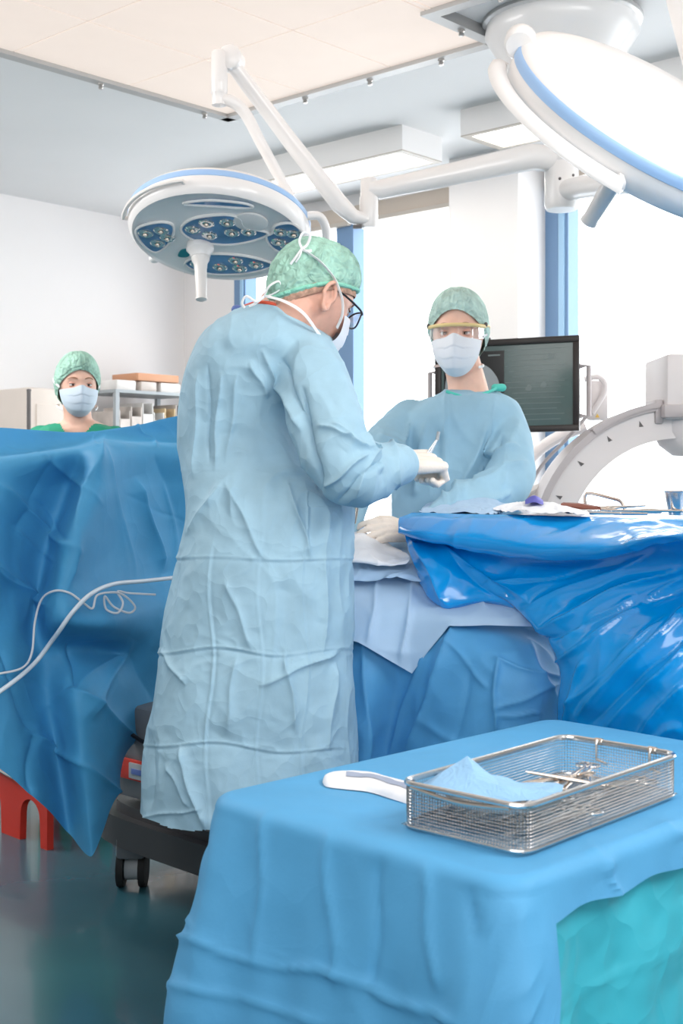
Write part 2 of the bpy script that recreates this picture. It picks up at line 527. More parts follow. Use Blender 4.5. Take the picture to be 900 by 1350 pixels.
mb.build('joint_grid', 'seam', can, smooth=False)
mb = MB()
for (a0, a1, b0, b1) in [(KA, A1, KB, KB + FW), (KA, KA + FW, KB, KB + NB0), (KA, KA + NA0 + FW, KB + NB0 - FW, KB + NB0), (KA + NA0, KA + NA0 + FW, KB + NB0, KB + NB1),
                         (KA, KA + NA0 + FW, KB + NB1, KB + NB1 + FW), (KA, KA + FW, KB + NB1, B1), (A1 - FW, A1, KB, B1), (KA, A1, B1 - FW, B1)]:
    rbox(mb, a0, a1, b0, b1, CZB - 0.004, CH)
mb.build('frame', 'canopy_frame', can, smooth=False)
for k in range(6):
    for (a, b) in ((KA + 0.18 + k * 0.62, KB + 0.027), (KA + 0.027, KB + 0.16 + k * 0.40)):
        if a < KA + 0.1 and b > KB + NB0: continue
        c = R(a, b, CZB - 0.004)
        MB().lathe([(0.0, -0.026), (0.009, -0.026), (0.012, -0.020), (0.009, -0.011), (0.014, -0.007), (0.014, 0.0), (0, 0.001)], 12, Matrix.Translation(c)).build('clamp_bolt', 'bolt', can)
for (a, b) in ((KA + 0.25, KB + NB0 - 0.027), (KA + NA0 + 0.027, KB + NB0 + 0.3)):
    MB().lathe([(0.0, -0.026), (0.009, -0.026), (0.012, -0.020), (0.009, -0.011), (0.014, -0.007), (0.014, 0.0), (0, 0.001)], 12, Matrix.Translation(R(a, b, CZB - 0.004))).build('clamp_bolt', 'bolt', can)
structure(rbox(MB(), KA, KA + NA0, KB + NB0, KB + NB1, CH - 0.03, CH).build('trim_2', 'ceiling_white', smooth=False), 'white ceiling plate round the lamp mount')

# ------------------------------------------------------------------ box luminaires
def luminaire(corner, length, label, group='box luminaires on the ceiling'):
    """corner = (a, b) of the near right corner; runs towards smaller b"""
    a, b = corner
    W = 0.34; H = 0.13
    t = thing('box_luminaire', R(a - W / 2, b - length / 2, CH - H), label, 'ceiling light', group)
    mb = MB()
    rbox(mb, a - W, a, b - length, b, CH - 0.02, CH)
    rbox(mb, a - 0.012, a, b - length, b, CH - H, CH - 0.02); rbox(mb, a - W, a - W + 0.012, b - length, b, CH - H, CH - 0.02)
    rbox(mb, a - W + 0.012, a - 0.012, b - 0.012, b, CH - H, CH - 0.02); rbox(mb, a - W + 0.012, a - 0.012, b - length, b - length + 0.012, CH - H, CH - 0.02)
    mb.build('housing', 'lamp_box', t, smooth=False)
    mb = MB()
    for (a0, a1, b0, b1) in ((a - 0.03, a, b - length, b), (a - W, a - W + 0.03, b - length, b), (a - W + 0.03, a - 0.03, b - 0.045, b), (a - W + 0.03, a - 0.03, b - length, b - length + 0.045)):
        rbox(mb, a0, a1, b0, b1, CH - H - 0.006, CH - H)
    mb.build('trim_frame', 'lamp_trim', t, smooth=False)
    rbox(MB(), a - W + 0.03, a - 0.03, b - length + 0.045, b - 0.045, CH - H + 0.012, CH - H + 0.02).build('diffuser', 'lamp_tube', t, smooth=False)
    return t
def room_ab(v):
    d = np.array((v.x, v.y)) - Q
    return (-d.dot(U1), -d.dot(U2))
c1 = room_ab(P(530, 181, 6.55))
luminaire(c1, 1.62, 'white box ceiling light above the round surgical lamp')
luminaire((c1[0], c1[1] + 2.10), 1.72, 'white box ceiling light partly hidden by the tilted white surgical lamp')
luminaire((c1[0], c1[1] + 4.2), 1.7, 'added white box ceiling light out of view at the far right')  # extra luminaire out of view, added for more light in the room

# ------------------------------------------------------------------ surgical lights
# ceiling mount
mc = P(740, 20, 4.99); mc.z = CH - 0.03
mount = thing('lamp_mount', mc, 'white cone shaped ceiling mount with hanging shaft and joint', 'lamp mount')
prof = [(0.0, 0.0), (0.315, 0.0), (0.315, -0.015), (0.30, -0.02), (0.305, -0.055), (0.285, -0.09), (0.19, -0.235), (0.18, -0.25), (0.0, -0.25)]
MB().lathe(prof, 48, Matrix.Translation(mc)).build('cone_cover', 'white_enamel', mount)
MB().lathe([(0.312, -0.012), (0.318, -0.012), (0.318, 0.0), (0.312, 0.0)], 48, Matrix.Translation(mc)).build('cover_ring', 'canopy_frame', mount)
jz_t = P(735, 185, 4.99).z; jz_b = P(735, 277, 4.99).z
sh = Vector((mc.x, mc.y, 0))
MB().lathe([(0.075, mc.z - 0.24), (0.075, jz_t + 0.03), (0.06, jz_t + 0.02)], 28, Matrix.Translation(sh)).build('shaft', 'white_enamel', mount)
J = Vector((mc.x, mc.y, 0))
MB().lathe([(0.0, jz_t + 0.03), (0.068, jz_t + 0.03), (0.068, jz_t - 0.09), (0.066, jz_t - 0.093), (0.068, jz_t - 0.096), (0.068, jz_b + 0.02), (0.062, jz_b + 0.004)], 32, Matrix.Translation(J)).build('joint', 'white_enamel', mount)
MB().lathe([(0.062, jz_b + 0.006), (0.06, jz_b), (0.0, jz_b)], 32, Matrix.Translation(J)).build('joint_cap', 'lamp_face', mount)
for (x, y) in ((738, 235), (756, 230), (750, 206)):
    c = P(x, y, 4.92); d = Vector((c.x - J.x, -1.0 * math.sqrt(max(0.068 ** 2 - (c.x - J.x) ** 2, 1e-6)), 0))
    MB().ellipsoid(Vector((J.x + d.x, J.y + d.y, c.z)), (0.006, 0.004, 0.006)).build('screw', 'machine_dark', mount)

def frame_from(n, up):
    z = Vector(n).normalized(); x = Vector(up).cross(z).normalized(); y = z.cross(x)
    return Matrix((x, y, z)).transposed()

def blob(pts, n=64):
    """closed smooth outline through the points"""
    K = len(pts)
    A = np.array(pts, float)
    t = np.linspace(0, K, n, endpoint=False)
    i = np.floor(t).astype(int); f = (t - i)[:, None]
    p0, p1, p2, p3 = A[(i - 1) % K], A[i % K], A[(i + 1) % K], A[(i + 2) % K]
    return [tuple(q) for q in 0.5 * (2 * p1 + (p2 - p0) * f + (2 * p0 - 5 * p1 + 4 * p2 - p3) * f ** 2 + (3 * p1 - p0 - 3 * p2 + p3) * f ** 3)]

def lamp_head(t, c, axes, Rr, handle_at, handle_dir=None, pods=True):
    """round lamp head; local +z = the light side. axes = 3x3, c = centre of the rim"""
    M = Matrix.Translation(c) @ axes.to_4x4()
    H = 0.085
    hs = MB().lathe([(0.0, -0.072), (Rr * 0.3, -0.071), (Rr * 0.62, -0.068), (Rr * 0.86, -0.060), (Rr * 0.955, -0.050), (Rr * 0.99, -0.036), (Rr, -0.02), (Rr, 0.010), (Rr * 0.985, 0.035), (Rr * 0.94, 0.05), (Rr * 0.925, 0.046), (Rr * 0.92, 0.035)], 72, M).build('housing', 'white_enamel', t)
    MB().lathe([(Rr * 0.9905, -0.036), (Rr * 1.003, -0.0315), (Rr * 1.006, -0.02), (Rr * 1.006, -0.012), (Rr * 0.998, -0.010)], 72, M).build('rim_stripe', 'stripe_blue', t)
    # light face
    MB().lathe([(Rr * 0.925, 0.046), (Rr * 0.90, 0.040), (Rr * 0.6, 0.044), (0.0, 0.046)], 72, M).build('face_plate', 'lamp_face', t)
    shapes = [
        [(-.31, .06), (-.22, .115), (-.165, .10), (-.175, .02), (-.215, -.07), (-.27, -.12), (-.31, -.05)],
        [(-.13, .09), (-.07, .155), (.04, .185), (.10, .165), (.115, .10), (.20, .06), (.14, .0), (.03, -.04), (-.08, -.02), (-.13, .03)],
        [(.235, .12), (.30, .135), (.335, .05), (.30, -.05), (.25, -.09), (.205, -.05), (.19, .03), (.215, .06)],
        [(-.16, -.20), (-.07, -.125), (.06, -.12), (.16, -.155), (.20, -.20), (.10, -.265), (-.03, -.29), (-.12, -.265)],
        [(-.10, .255), (.0, .285), (.13, .27), (.15, .24), (.02, .245)],
    ]
    k = Rr / 0.355
    for si, sh_ in enumerate(shapes if pods else []):
        o = blob([(x * k, y * k) for x, y in sh_], 56)
        cx = sum(p[0] for p in o) / len(o); cy = sum(p[1] for p in o) / len(o)
        pod = MB().prism(o, 0.040, 0.0485, M).build('light_pod', 'pod_glass', t, angle=30)
        MB().tube([M @ Vector((x, y, 0.0485)) for x, y in o], 0.0055, 6, closed=True).build('pod_rim', 'lamp_rim', pod)
        if si < 4:
            spots = [(-.28, .03), (-.215, .055), (-.245, -.045), (-.2, .0)] if si == 0 else \
                    [(-.09, .07), (-.03, .12), (.05, .13), (-.03, .03), (.06, .055), (.125, .065)] if si == 1 else \
                    [(.25, .07), (.30, .06), (.235, -.005), (.27, -.035)] if si == 2 else [(-.11, -.205), (-.02, -.225), (.05, -.165), (.13, -.195), (.06, -.23)]
            for (x, y) in spots:
                Ml = M @ Matrix.Translation((x * k, y * k, 0.0485))
                l = MB().lathe([(0.028, 0.0), (0.029, 0.003), (0.024, 0.006), (0.016, 0.004), (0.011, 0.006)], 18, Ml).build('lens', 'led', pod)
                MB().ellipsoid(M @ Vector((x * k, y * k, 0.056)), (0.008, 0.008, 0.008), None, 10, 8).build('diode', 'led_core', pod)
    if pods:
        MB().prism(blob([(-.16 * k, -.10 * k), (-.12 * k, -.09 * k), (-.14 * k, -.15 * k), (-.18 * k, -.15 * k)], 24), 0.04, 0.048, M).build('display', 'teal_display', t)
        MB().lathe([(0.062, 0.044), (0.062, 0.05), (0.055, 0.053), (0, 0.053)], 28, M @ Matrix.Translation((0.14 * k, 0.135 * k, 0))).build('sensor_boss', 'lamp_rim', t)
    # handle
    hx, hy = handle_at
    base = M @ Vector((hx, hy, 0.044))
    d = (axes @ Vector((0, 0, 1))) if handle_dir is None else Vector(handle_dir).normalized()
    A = frame_from(d, (0.1, 1, 0.05))
    Mh = Matrix.Translation(base) @ A.to_4x4()
    MB().lathe([(0.05, -0.01), (0.052, 0.02), (0.040, 0.035), (0.036, 0.05), (0.0, 0.05)], 28, Mh).build('handle_socket', 'white_enamel', t)
    h = MB().lathe([(0.034, 0.045), (0.034, 0.06), (0.026, 0.075), (0.023, 0.10), (0.019, 0.205), (0.021, 0.21), (0.021, 0.218), (0.012, 0.222), (0, 0.222)], 24, Mh).build('handle', 'white_warm', t)
    # grip rail on the rim
    def rail(a0, a1, rr, z):
        pts = [(rr - 0.02, a0, z)] + [(rr, a0 + (a1 - a0) * i / 16, z) for i in range(17)] + [(rr - 0.02, a1, z)]
        return [M @ Vector((r_ * math.cos(a), r_ * math.sin(a), zz)) for r_, a, zz in pts]
    return M, rail

# --- lamp over the patient's head
L1 = P(289, 300, 4.62)
n1 = Vector((-0.05, -0.32, -0.94)).normalized()
xax = Vector((1, 0, 0.085)); xax = (xax - n1 * xax.dot(n1)).normalized()
ax1 = Matrix((xax, n1.cross(xax), n1)).transposed()
lampA = thing('surgical_lamp', L1, 'round white surgical lamp with blue pods lit side facing viewer', 'surgical lamp')
M1, rail1 = lamp_head(lampA, L1, ax1, 0.335, (-0.075, -0.055), (0.05, -0.25, -0.97))
MB().tube(rail1(PI * 0.58, PI * 0.93, 0.349, 0.016), 0.008, 8).build('grip_rail', 'white_warm', lampA)
MB().tube([M1 @ Vector(p) for p in ((0.31, 0.06, -0.02), (0.37, 0.05, -0.03), (0.395, 0.0, 0.0), (0.385, -0.06, 0.04), (0.34, -0.10, 0.04))], 0.016, 12, smooth=20).build('side_handle', 'white_enamel', lampA)
MB().ellipsoid(M1 @ Vector((-0.27, -0.19, 0.035)), (0.022, 0.022, 0.016)).build('knob', 'white_enamel', lampA)
DA = 4.75
hubA = P(486, 268, 4.85)
armA0 = Vector((J.x - 0.05, J.y, P(715, 212, 4.95).z))
MB().tube([Vector((J.x, J.y, P(715, 207, 4.95).z)), P(700, 207, 4.95), P(500, 250, 4.85), hubA + Vector((0, 0, 0.055))], [0.052, 0.052, 0.037, 0.036], 20).build('extension_arm', 'white_enamel', lampA)
zt, zb = P(486, 235, 4.85).z, P(486, 301, 4.85).z
MB().lathe([(0.0, zt), (0.028, zt), (0.032, zt - 0.006), (0.032, zt - 0.07), (0.036, zt - 0.075), (0.036, zb + 0.01), (0.03, zb), (0, zb)], 24, Matrix.Translation((hubA.x, hubA.y, 0))).build('elbow_joint', 'white_enamel', lampA)
MB().box(P(471, 299, 4.83), (0.035, 0.03, 0.012), None, 0.004).build('joint_stop', 'machine_dark', lampA)
kn = P(299, 78, 4.60)
MB().tube([P(484, 290, 4.84), P(466, 286, 4.83), P(448, 270, 4.81), P(380, 183, 4.72), P(312, 92, 4.62), kn], [0.030, 0.036, 0.043, 0.038, 0.034, 0.034], 20, flat=(1, 0.8)).build('spring_arm', 'white_enamel', lampA)
MB().lathe([(0.0, -0.04), (0.036, -0.04), (0.044, -0.034), (0.044, 0.034), (0.036, 0.04), (0, 0.04)], 28, Matrix.Translation(P(305, 78, 4.6)) @ frame_from((0.15, 1, 0), (0, 0, 1)).to_4x4()).build('knuckle', 'white_enamel', lampA)
kx = P(289, 100, 4.58)
zt, zb = P(289, 67, 4.58).z, P(289, 139, 4.58).z
MB().lathe([(0, zt), (0.022, zt), (0.03, zt - 0.01), (0.03, zb + 0.045), (0.0285, zb + 0.042), (0.027, zb + 0.04), (0.027, zb), (0, zb)], 24, Matrix.Translation((kx.x, kx.y, 0))).build('swivel_post', 'white_enamel', lampA)
MB().tube([P(289, 133, 4.58), P(303, 133, 4.58), P(322, 148, 4.6), P(343, 187, 4.62), P(364, 226, 4.66), P(382, 258, 4.70)], [0.022, 0.022, 0.022, 0.021, 0.02, 0.02], 16, smooth=30).build('yoke_tube', 'white_enamel', lampA)

# --- tilted lamp at the right edge, seen from behind
L2 = P(852, 168, 2.86)
maj = Vector((0.90, 0.10, -0.42)).normalized()
n2 = Vector((-0.30, 0.58, -0.76))
n2 = (n2 - maj * n2.dot(maj)).normalized()
y2 = n2.cross(maj)
ax2 = Matrix((maj, y2, n2)).transposed()
lampB = thing('surgical_lamp', L2, 'tilted white surgical lamp at the right edge showing its back', 'surgical lamp')
M2, rail2 = lamp_head(lampB, L2, ax2, 0.345, (0.0, 0.0), None)
MB().tube(rail2(PI * 0.55, PI * 1.02, 0.367, 0.030), 0.016, 8, flat=(0.7, 1.3)).build('grip_rail', 'white_enamel', lampB)
MB().lathe([(0.0, -0.03), (0.03, -0.03), (0.036, -0.02), (0.036, 0.02), (0.03, 0.03), (0, 0.03)], 20, M2 @ Matrix.Translation((-0.345, -0.02, -0.035)) @ Matrix.Rotation(PI / 2, 4, 'X')).build('side_pivot', 'white_enamel', lampB)
elB = P(985, 215, 3.55)
MB().tube([Vector((J.x, J.y, P(770, 245, 4.9).z)), P(775, 245, 4.8), P(830, 240, 4.4), P(985, 225, 3.6)], [0.042, 0.045, 0.042, 0.04], 18).build('extension_arm', 'white_enamel', lampB)
MB().lathe([(0.0, 0.08), (0.04, 0.075), (0.042, -0.20), (0.034, -0.21), (0, -0.21)], 24, Matrix.Translation(elB)).build('elbow_joint', 'white_enamel', lampB)
MB().tube([elB + Vector((0, 0, -0.15)), P(964, 250, 3.4), P(895, -30, 2.9), P(884, -75, 2.85)], [0.04, 0.045, 0.042, 0.04], 18, flat=(1, 0.8)).build('spring_arm', 'white_enamel', lampB)
MB().limb([P(884, -75, 2.85), P(960, -60, 2.8)], [0.045, 0.045]).build('knuckle', 'white_enamel', lampB)
MB().tube([P(955, -60, 2.8), P(1010, -30, 2.8), P(1045, 80, 2.84), P(1060, 190, 2.88), M2 @ Vector((0.33, 0.0, -0.03))], 0.022, 14, smooth=30).build('yoke_tube', 'white_enamel', lampB)

# ------------------------------------------------------------------ monitor
DM = 5.1
mon = thing('monitor', P(668, 567, DM), 'black flat screen medical monitor showing an x-ray behind the goggled surgeon', 'monitor')
tl, tr_, br_ = P(574, 452, DM + 0.10), P(764, 442, DM - 0.08), P(764, 568, DM - 0.08)
xm = (tr_ - tl); W_ = xm.length; xm.normalize()
zm = (tr_ - br_); H_ = zm.length; zm.normalize()
ym = zm.cross(xm).normalized()
AM = Matrix((xm, ym, zm)).transposed()
cm = (tl + br_) / 2
def mloc(x, y, z): return cm + AM @ Vector((x, y, z))
MB().box(mloc(0, 0.03, 0), (W_ - 0.01, 0.05, H_ - 0.01), AM, 0.008).build('back_shell', 'screen_bezel', mon)
mb = MB(); bz = 0.026
for (cx, cz, sx, sz) in ((0, H_ / 2 - bz / 2, W_, bz), (0, -H_ / 2 + bz / 2, W_, bz), (-W_ / 2 + bz / 2, 0, bz, H_ - 2 * bz), (W_ / 2 - bz / 2, 0, bz, H_ - 2 * bz)):
    mb.box(mloc(cx, -0.004, cz), (sx, 0.03, sz), AM, 0.003)
mb.build('bezel', 'screen_bezel', mon)
sc = MB().box(mloc(0, 0.002, 0), (W_ - 2 * bz, 0.006, H_ - 2 * bz), AM).build('screen', 'screen', mon, smooth=False)
MB().box(mloc(-0.134, -0.0022, -0.005), (0.25, 0.002, H_ - 2 * bz - 0.03), AM).build('image_pane', 'screen_dark', sc, smooth=False)
Mx = Matrix.Translation(mloc(-0.155, -0.0036, -0.02)) @ AM.to_4x4() @ Matrix.Rotation(PI / 2, 4, 'X')
MB().prism(blob([(-.08, .11), (.05, .115), (.115, .06), (.135, -.03), (.135, -.10), (-.08, -.10)], 48), 0, 0.0012, Mx).build('xray_image', 'screen_xray', sc, smooth=False)
MB().box(mloc(-0.05, -0.0036, 0.128), (0.05, 0.001, 0.006), AM).build('caption', 'screen_line', sc, smooth=False)
for k in range(14):
    z = H_ / 2 - bz - 0.02 - k * 0.022
    MB().box(mloc(0.115, -0.0022, z), (0.24 - 0.03 * (k % 3), 0.001, 0.0022), AM).build('text_line', 'screen_line', sc, smooth=False)
for (x, z) in ((0.09, -0.01), (0.15, 0.0), (0.18, 0.115)):
    MB().prism(blob([(-.012, -.008), (.0, .012), (.014, .004), (.008, -.012)], 16), 0, 0.001, Matrix.Translation(mloc(x, -0.0034, z)) @ AM.to_4x4() @ Matrix.Rotation(PI / 2, 4, 'X')).build('cursor_mark', 'screen_line', sc, smooth=False)
mb = MB(); mb.box(mloc(-0.08, 0.01, H_ / 2 + 0.004), (0.03, 0.03, 0.012), AM, 0.003); mb.build('top_button', 'screen_bezel', mon)
for s_ in (-1, 1):
    MB().tube([mloc(s_ * (W_ / 2 - 0.005), 0.03, 0.07), mloc(s_ * (W_ / 2 + 0.032), 0.03, 0.07), mloc(s_ * (W_ / 2 + 0.032), 0.03, -0.13), mloc(s_ * (W_ / 2 - 0.005), 0.03, -0.13)], 0.011, 8).build('side_handle', 'machine_rail', mon)
# its cart
cart = thing('monitor_cart', P(690, 700, 5.4) * Vector((1, 1, 0)) if False else Vector((cm.x, cm.y + 0.28, 0)), 'pale equipment cart carrying the black monitor beside the C-arm', 'cart')
cb = Vector((cm.x, cm.y + 0.28, 0))
MB().box(cb + Vector((0, 0.02, 0.52)), (0.46, 0.36, 0.72), None, 0.03).build('cabinet', 'machine', cart)
MB().box(cb + Vector((0, 0, 0.13)), (0.62, 0.5, 0.07), None, 0.02).build('base', 'machine_rail', cart)
MB().tube([cb + Vector((0, 0, 0.88)), cb + Vector((0, -0.02, cm.z))], 0.04, 14).build('column', 'machine', cart)
MB().box(cb + Vector((0.0, -0.12, cm.z)), (0.16, 0.24, 0.12), None, 0.01).build('screen_bracket', 'machine', cart)
MB().box(P(787, 528, 5.35), (0.085, 0.05, 0.17), None, 0.01).build('control_box', 'machine', cart)
MB().prism([(-0.009, -0.008), (0.009, -0.008), (0, 0.009)], 0, 0.003, Matrix.Translation(P(787, 548, 5.32)) @ Matrix.Rotation(PI / 2, 4, 'X')).build('warning_mark', 'warning', cart, smooth=False)
MB().tube([P(770, 500, 5.3), P(788, 497, 5.3), P(797, 506, 5.3), P(795, 520, 5.3), P(780, 545, 5.3)], 0.012, 8, smooth=24).build('cable', 'machine', cart)
MB().tube([P(782, 540, 5.3), P(750, 575, 5.36), P(700, 640, 5.4), P(690, 760, 5.4)], 0.008, 8, smooth=24).build('cable', 'machine_rail', cart)
for sx in (-1, 1):
    for sy in (-1, 1):
        w = MB(); c = cb + Vector((sx * 0.26, sy * 0.2, 0.05))
        w.tube([c + Vector((-0.015, 0, 0)), c + Vector((0.015, 0, 0))], 0.05, 18); w.build('caster', 'dark_grey', cart)

# ------------------------------------------------------------------ C-arm x-ray machine
DC = 4.75
carm = thing('c_arm', Vector((P(890, 728, DC).x, DC, 0)), 'pale grey C-arm x-ray machine with curved arm at right', 'x-ray machine')
cc = P(890, 728, DC)
Rc = 194 * DC / F
def arc(rin, rout, y0, y1, a0, a1, n=56):
    G = []
    for i in range(n + 1):
        a = math.radians(a0 + (a1 - a0) * i / n)
        row = [(rin, y0), (rout, y0), (rout, y1), (rin, y1)]
        G.append([cc + Vector((r * math.cos(a), y + 0.04 * math.cos(a), r * math.sin(a))) for r, y in row])
    return np.array([[list(p) for p in row] for row in G])
mb = MB(); mb.grid(arc(Rc * 0.77, Rc, -0.06, 0.20, 92, 268), True); mb.build('curved_arm', 'machine', carm, angle=30)
mb = MB(); mb.grid(arc(Rc * 0.965, Rc * 1.012, -0.072, 0.13, 96, 262), True); mb.build('outer_rail', 'machine_rail', carm, angle=30)
mb = MB(); mb.grid(arc(Rc * 0.985, Rc * 1.02, -0.08, -0.03, 98, 126), True); mb.build('grip', 'machine_rail', carm, angle=30)
for a in (107, 122, 138, 155, 170, 190, 205):
    r = Rc * 0.905; q = math.radians(a)
    c = cc + Vector((r * math.cos(q), -0.0605 + 0.04 * math.cos(q), r * math.sin(q)))
    t0 = q + PI / 2
    pl = [(0.013 * math.cos(q + w), 0.013 * math.sin(q + w)) for w in (0.2, 2.3, 3.6)]
    MB().prism([(x, y) for x, y in pl], 0, 0.002, Matrix.Translation(c) @ Matrix.Rotation(PI / 2, 4, 'X')).build('index_mark', 'machine_dark', carm, smooth=False)
d0 = P(868, 470, DC)
MB().box(P(925, 512, DC) + Vector((0, 0.05, 0)), (114 * DC / F, 0.34, 84 * DC / F), None, 0.012).build('detector_head', 'machine', carm)
MB().box(P(925, 544, DC) + Vector((0, 0.05, 0)), (122 * DC / F, 0.36, 17 * DC / F), None, 0.006).build('detector_band', 'machine_rail', carm)
MB().lathe([(0.0, 0.0), (0.175, 0.0), (0.175, -0.05), (0.15, -0.10), (0.10, -0.14), (0, -0.145)], 32, Matrix.Translation(P(926, 552, DC) + Vector((0, 0.05, 0)))).build('detector_dome', 'machine', carm)
MB().box(P(862, 544, DC), (0.03, 0.16, 0.09), None, 0.006).build('arm_clamp', 'machine_rail', carm)
MB().box(cc + Vector((0.02, 0.03, -Rc * 0.9)), (0.24, 0.26, 0.22), None, 0.03).build('tube_housing', 'machine', carm)
MB().box(cc + Vector((0.08, 0.42, -Rc * 0.80)), (0.20, 0.62, 0.18), None, 0.03).build('arm_carriage', 'machine', carm)
MB().box(Vector((cc.x + 0.14, DC + 0.78, 0.45)), (0.36, 0.45, 0.66), None, 0.03).build('base_cabinet', 'machine', carm)
for sx in (-1, 1):
    for sy in (-1, 1):
        c = Vector((cc.x + 0.14 + sx * 0.13, DC + 0.78 + sy * 0.18, 0.055))
        MB().tube([c + Vector((-0.02, 0, 0)), c + Vector((0.02, 0, 0))], 0.055, 18).build('caster', 'dark_grey', carm)
for i, (y, d) in enumerate(((655, 0.0), (672, 0.03))):
    MB().tube([P(725, 640 + i * 8, DC + 0.1), P(705, 645 + i * 10, DC + 0.1), P(680, y + 5, DC + 0.12 + d), P(660, y + 25, DC + 0.15), P(650, 760, DC + 0.2)], 0.016, 8, smooth=24).build('cable', 'white_warm', carm)
# curved support arm of the monitor cart (behind)
MB().tube([P(668, 690, 5.75), P(680, 635, 5.72), P(705, 598, 5.70), P(740, 574, 5.68), P(772, 562, 5.66)], 0.045, 14, smooth=30, flat=(1, 0.6)).build('support_arm', 'machine', cart)

# ------------------------------------------------------------------ things along the left wall
def at_wall(px, py, off):
    """point seen at (px, py) on a plane parallel to the left wall at distance off"""
    r = (px - 450) / F
    o = R(0, off, 0)
    k = (o.y * r - o.x) / (U1[0] - U1[1] * r)
    return P(px, py, o.y + U1[1] * k)
AW = Matrix(((U1[0], -U2[0], 0), (U1[1], -U2[1], 0), (0, 0, 1)))
c0 = at_wall(-10, 540, 0.45); c1_ = at_wall(66, 540, 0.45)
ln = (c1_ - c0).length
top = at_wall(30, 514, 0.45).z
cen = (c0 + c1_) / 2
cab = thing('equipment_cabinet', Vector((cen.x, cen.y, 0)), 'beige equipment cabinet at the far left by the wall', 'cabinet')
hc = top
MB().box(Vector((cen.x, cen.y, 0)) + AW @ Vector((0.02, 0, hc / 2 + 0.03)), (ln - 0.12, 0.5, hc - 0.06), AW, 0.025).build('body', 'beige', cab)
MB().box(Vector((cen.x, cen.y, 0)) + AW @ Vector((-ln * 0.5 + 0.10 , 0.02, hc / 2 + 0.03)), (0.03, 0.46, hc - 0.08), AW, 0.01).build('side_panel', 'machine_dark', cab)
MB().box(Vector((cen.x, cen.y, 0)) + AW @ Vector((0.04, 0.255, hc / 2)), (ln - 0.2, 0.012, hc - 0.2), AW, 0.004).build('door', 'beige', cab)
MB().box(Vector((cen.x, cen.y, 0)) + AW @ Vector((0.0, 0.0, 0.025)), (ln - 0.14, 0.44, 0.05), AW).build('plinth', 'dark_grey', cab, smooth=False)

rk0 = at_wall(128, 540, 0.30); rk1 = at_wall(232, 540, 0.30)
rc = (rk0 + rk1) / 2; rl = (rk1 - rk0).length
rz = at_wall(180, 518, 0.30).z
rack = thing('supply_rack', Vector((rc.x, rc.y, 0)), 'open steel rack of storage bins against the white wall', 'rack')
def rloc(x, y, z): return Vector((rc.x, rc.y, 0)) + AW @ Vector((x, y, z))
for sx in (-1, 1):
    for sy in (-1, 1):
        MB().box(rloc(sx * (rl / 2 - 0.02), sy * 0.18, rz / 2), (0.03, 0.03, rz), AW).build('post', 'pale_grey', rack, smooth=False)
levels = [rz - 0.01, rz - 0.30, rz - 0.60, rz - 0.95, 0.2]
for z in levels: MB().box(rloc(0, 0, z), (rl, 0.40, 0.02), AW).build('shelf', 'pale_grey', rack, smooth=False)
nb_ = 0
for li, z in enumerate(levels[1:4]):
    for k in range(6):
        x = -rl / 2 + 0.10 + k * (rl - 0.2) / 5
        h = 0.15 + 0.03 * ((k * 7 + li * 3) % 3); w = (rl - 0.2) / 5 * 0.86
        mb = MB(); c = rloc(x, 0.02, z + 0.012)
        A4 = Matrix.Translation(c) @ AW.to_4x4()
        for (bx, by, sx, sy, sz) in ((0, 0, w, 0.3, 0.006),): mb.box(c + AW @ Vector((bx, by, 0.003)), (sx, sy, sz), AW)
        for sx in (-1, 1): mb.box(c + AW @ Vector((sx * w / 2, 0, h / 2)), (0.006, 0.3, h), AW)
        mb.box(c + AW @ Vector((0, -0.15, h / 2)), (w, 0.006, h), AW); mb.box(c + AW @ Vector((0, 0.15, h * 0.32)), (w, 0.006, h * 0.64), AW)
        e = mb.build('storage_bin', ('bin', 'bin_pale', 'bin', 'bin_ochre', 'bin_pale')[(k * 2 + li) % 5], smooth=False)
        order = ('first', 'second', 'third', 'fourth', 'fifth', 'sixth')[k]
        tag(e, 'open storage bin, %s from the left on the %s shelf of the steel rack' % (order, ('upper', 'middle', 'lower')[li]), 'bin', 'storage bins on the steel rack')
for k, (x, w, m) in enumerate(((-0.30, 0.24, 'bin_pale'), (-0.02, 0.20, 'bin'), (0.26, 0.26, 'bin_pale'))):
    b = MB().box(rloc(x * rl, 0.0, rz + 0.035), (w * rl, 0.28, 0.07), AW, 0.01).build('supply_box', m)
    tag(b, ('low pale box at the left end of the steel rack top', 'low brownish box in the middle of the steel rack top', 'low pale box at the right end of the steel rack top')[k], 'box', 'boxes on top of the rack')
tr0 = rloc(0.10 * rl, 0.0, rz + 0.07)
mb = MB(); mb.box(tr0 + Vector((0, 0, 0.012)), (0.50 * rl, 0.26, 0.015), AW, 0.004)
for s_ in (-1, 1):
    mb.box(tr0 + AW @ Vector((0, s_ * 0.135, 0.03)), (0.52 * rl, 0.012, 0.05), AW, 0.003); mb.box(tr0 + AW @ Vector((s_ * 0.26 * rl, 0, 0.03)), (0.012, 0.27, 0.05), AW, 0.003)
tag(mb.build('tray', 'tray_orange'), 'orange brown tray lying on top of the supply rack', 'tray')

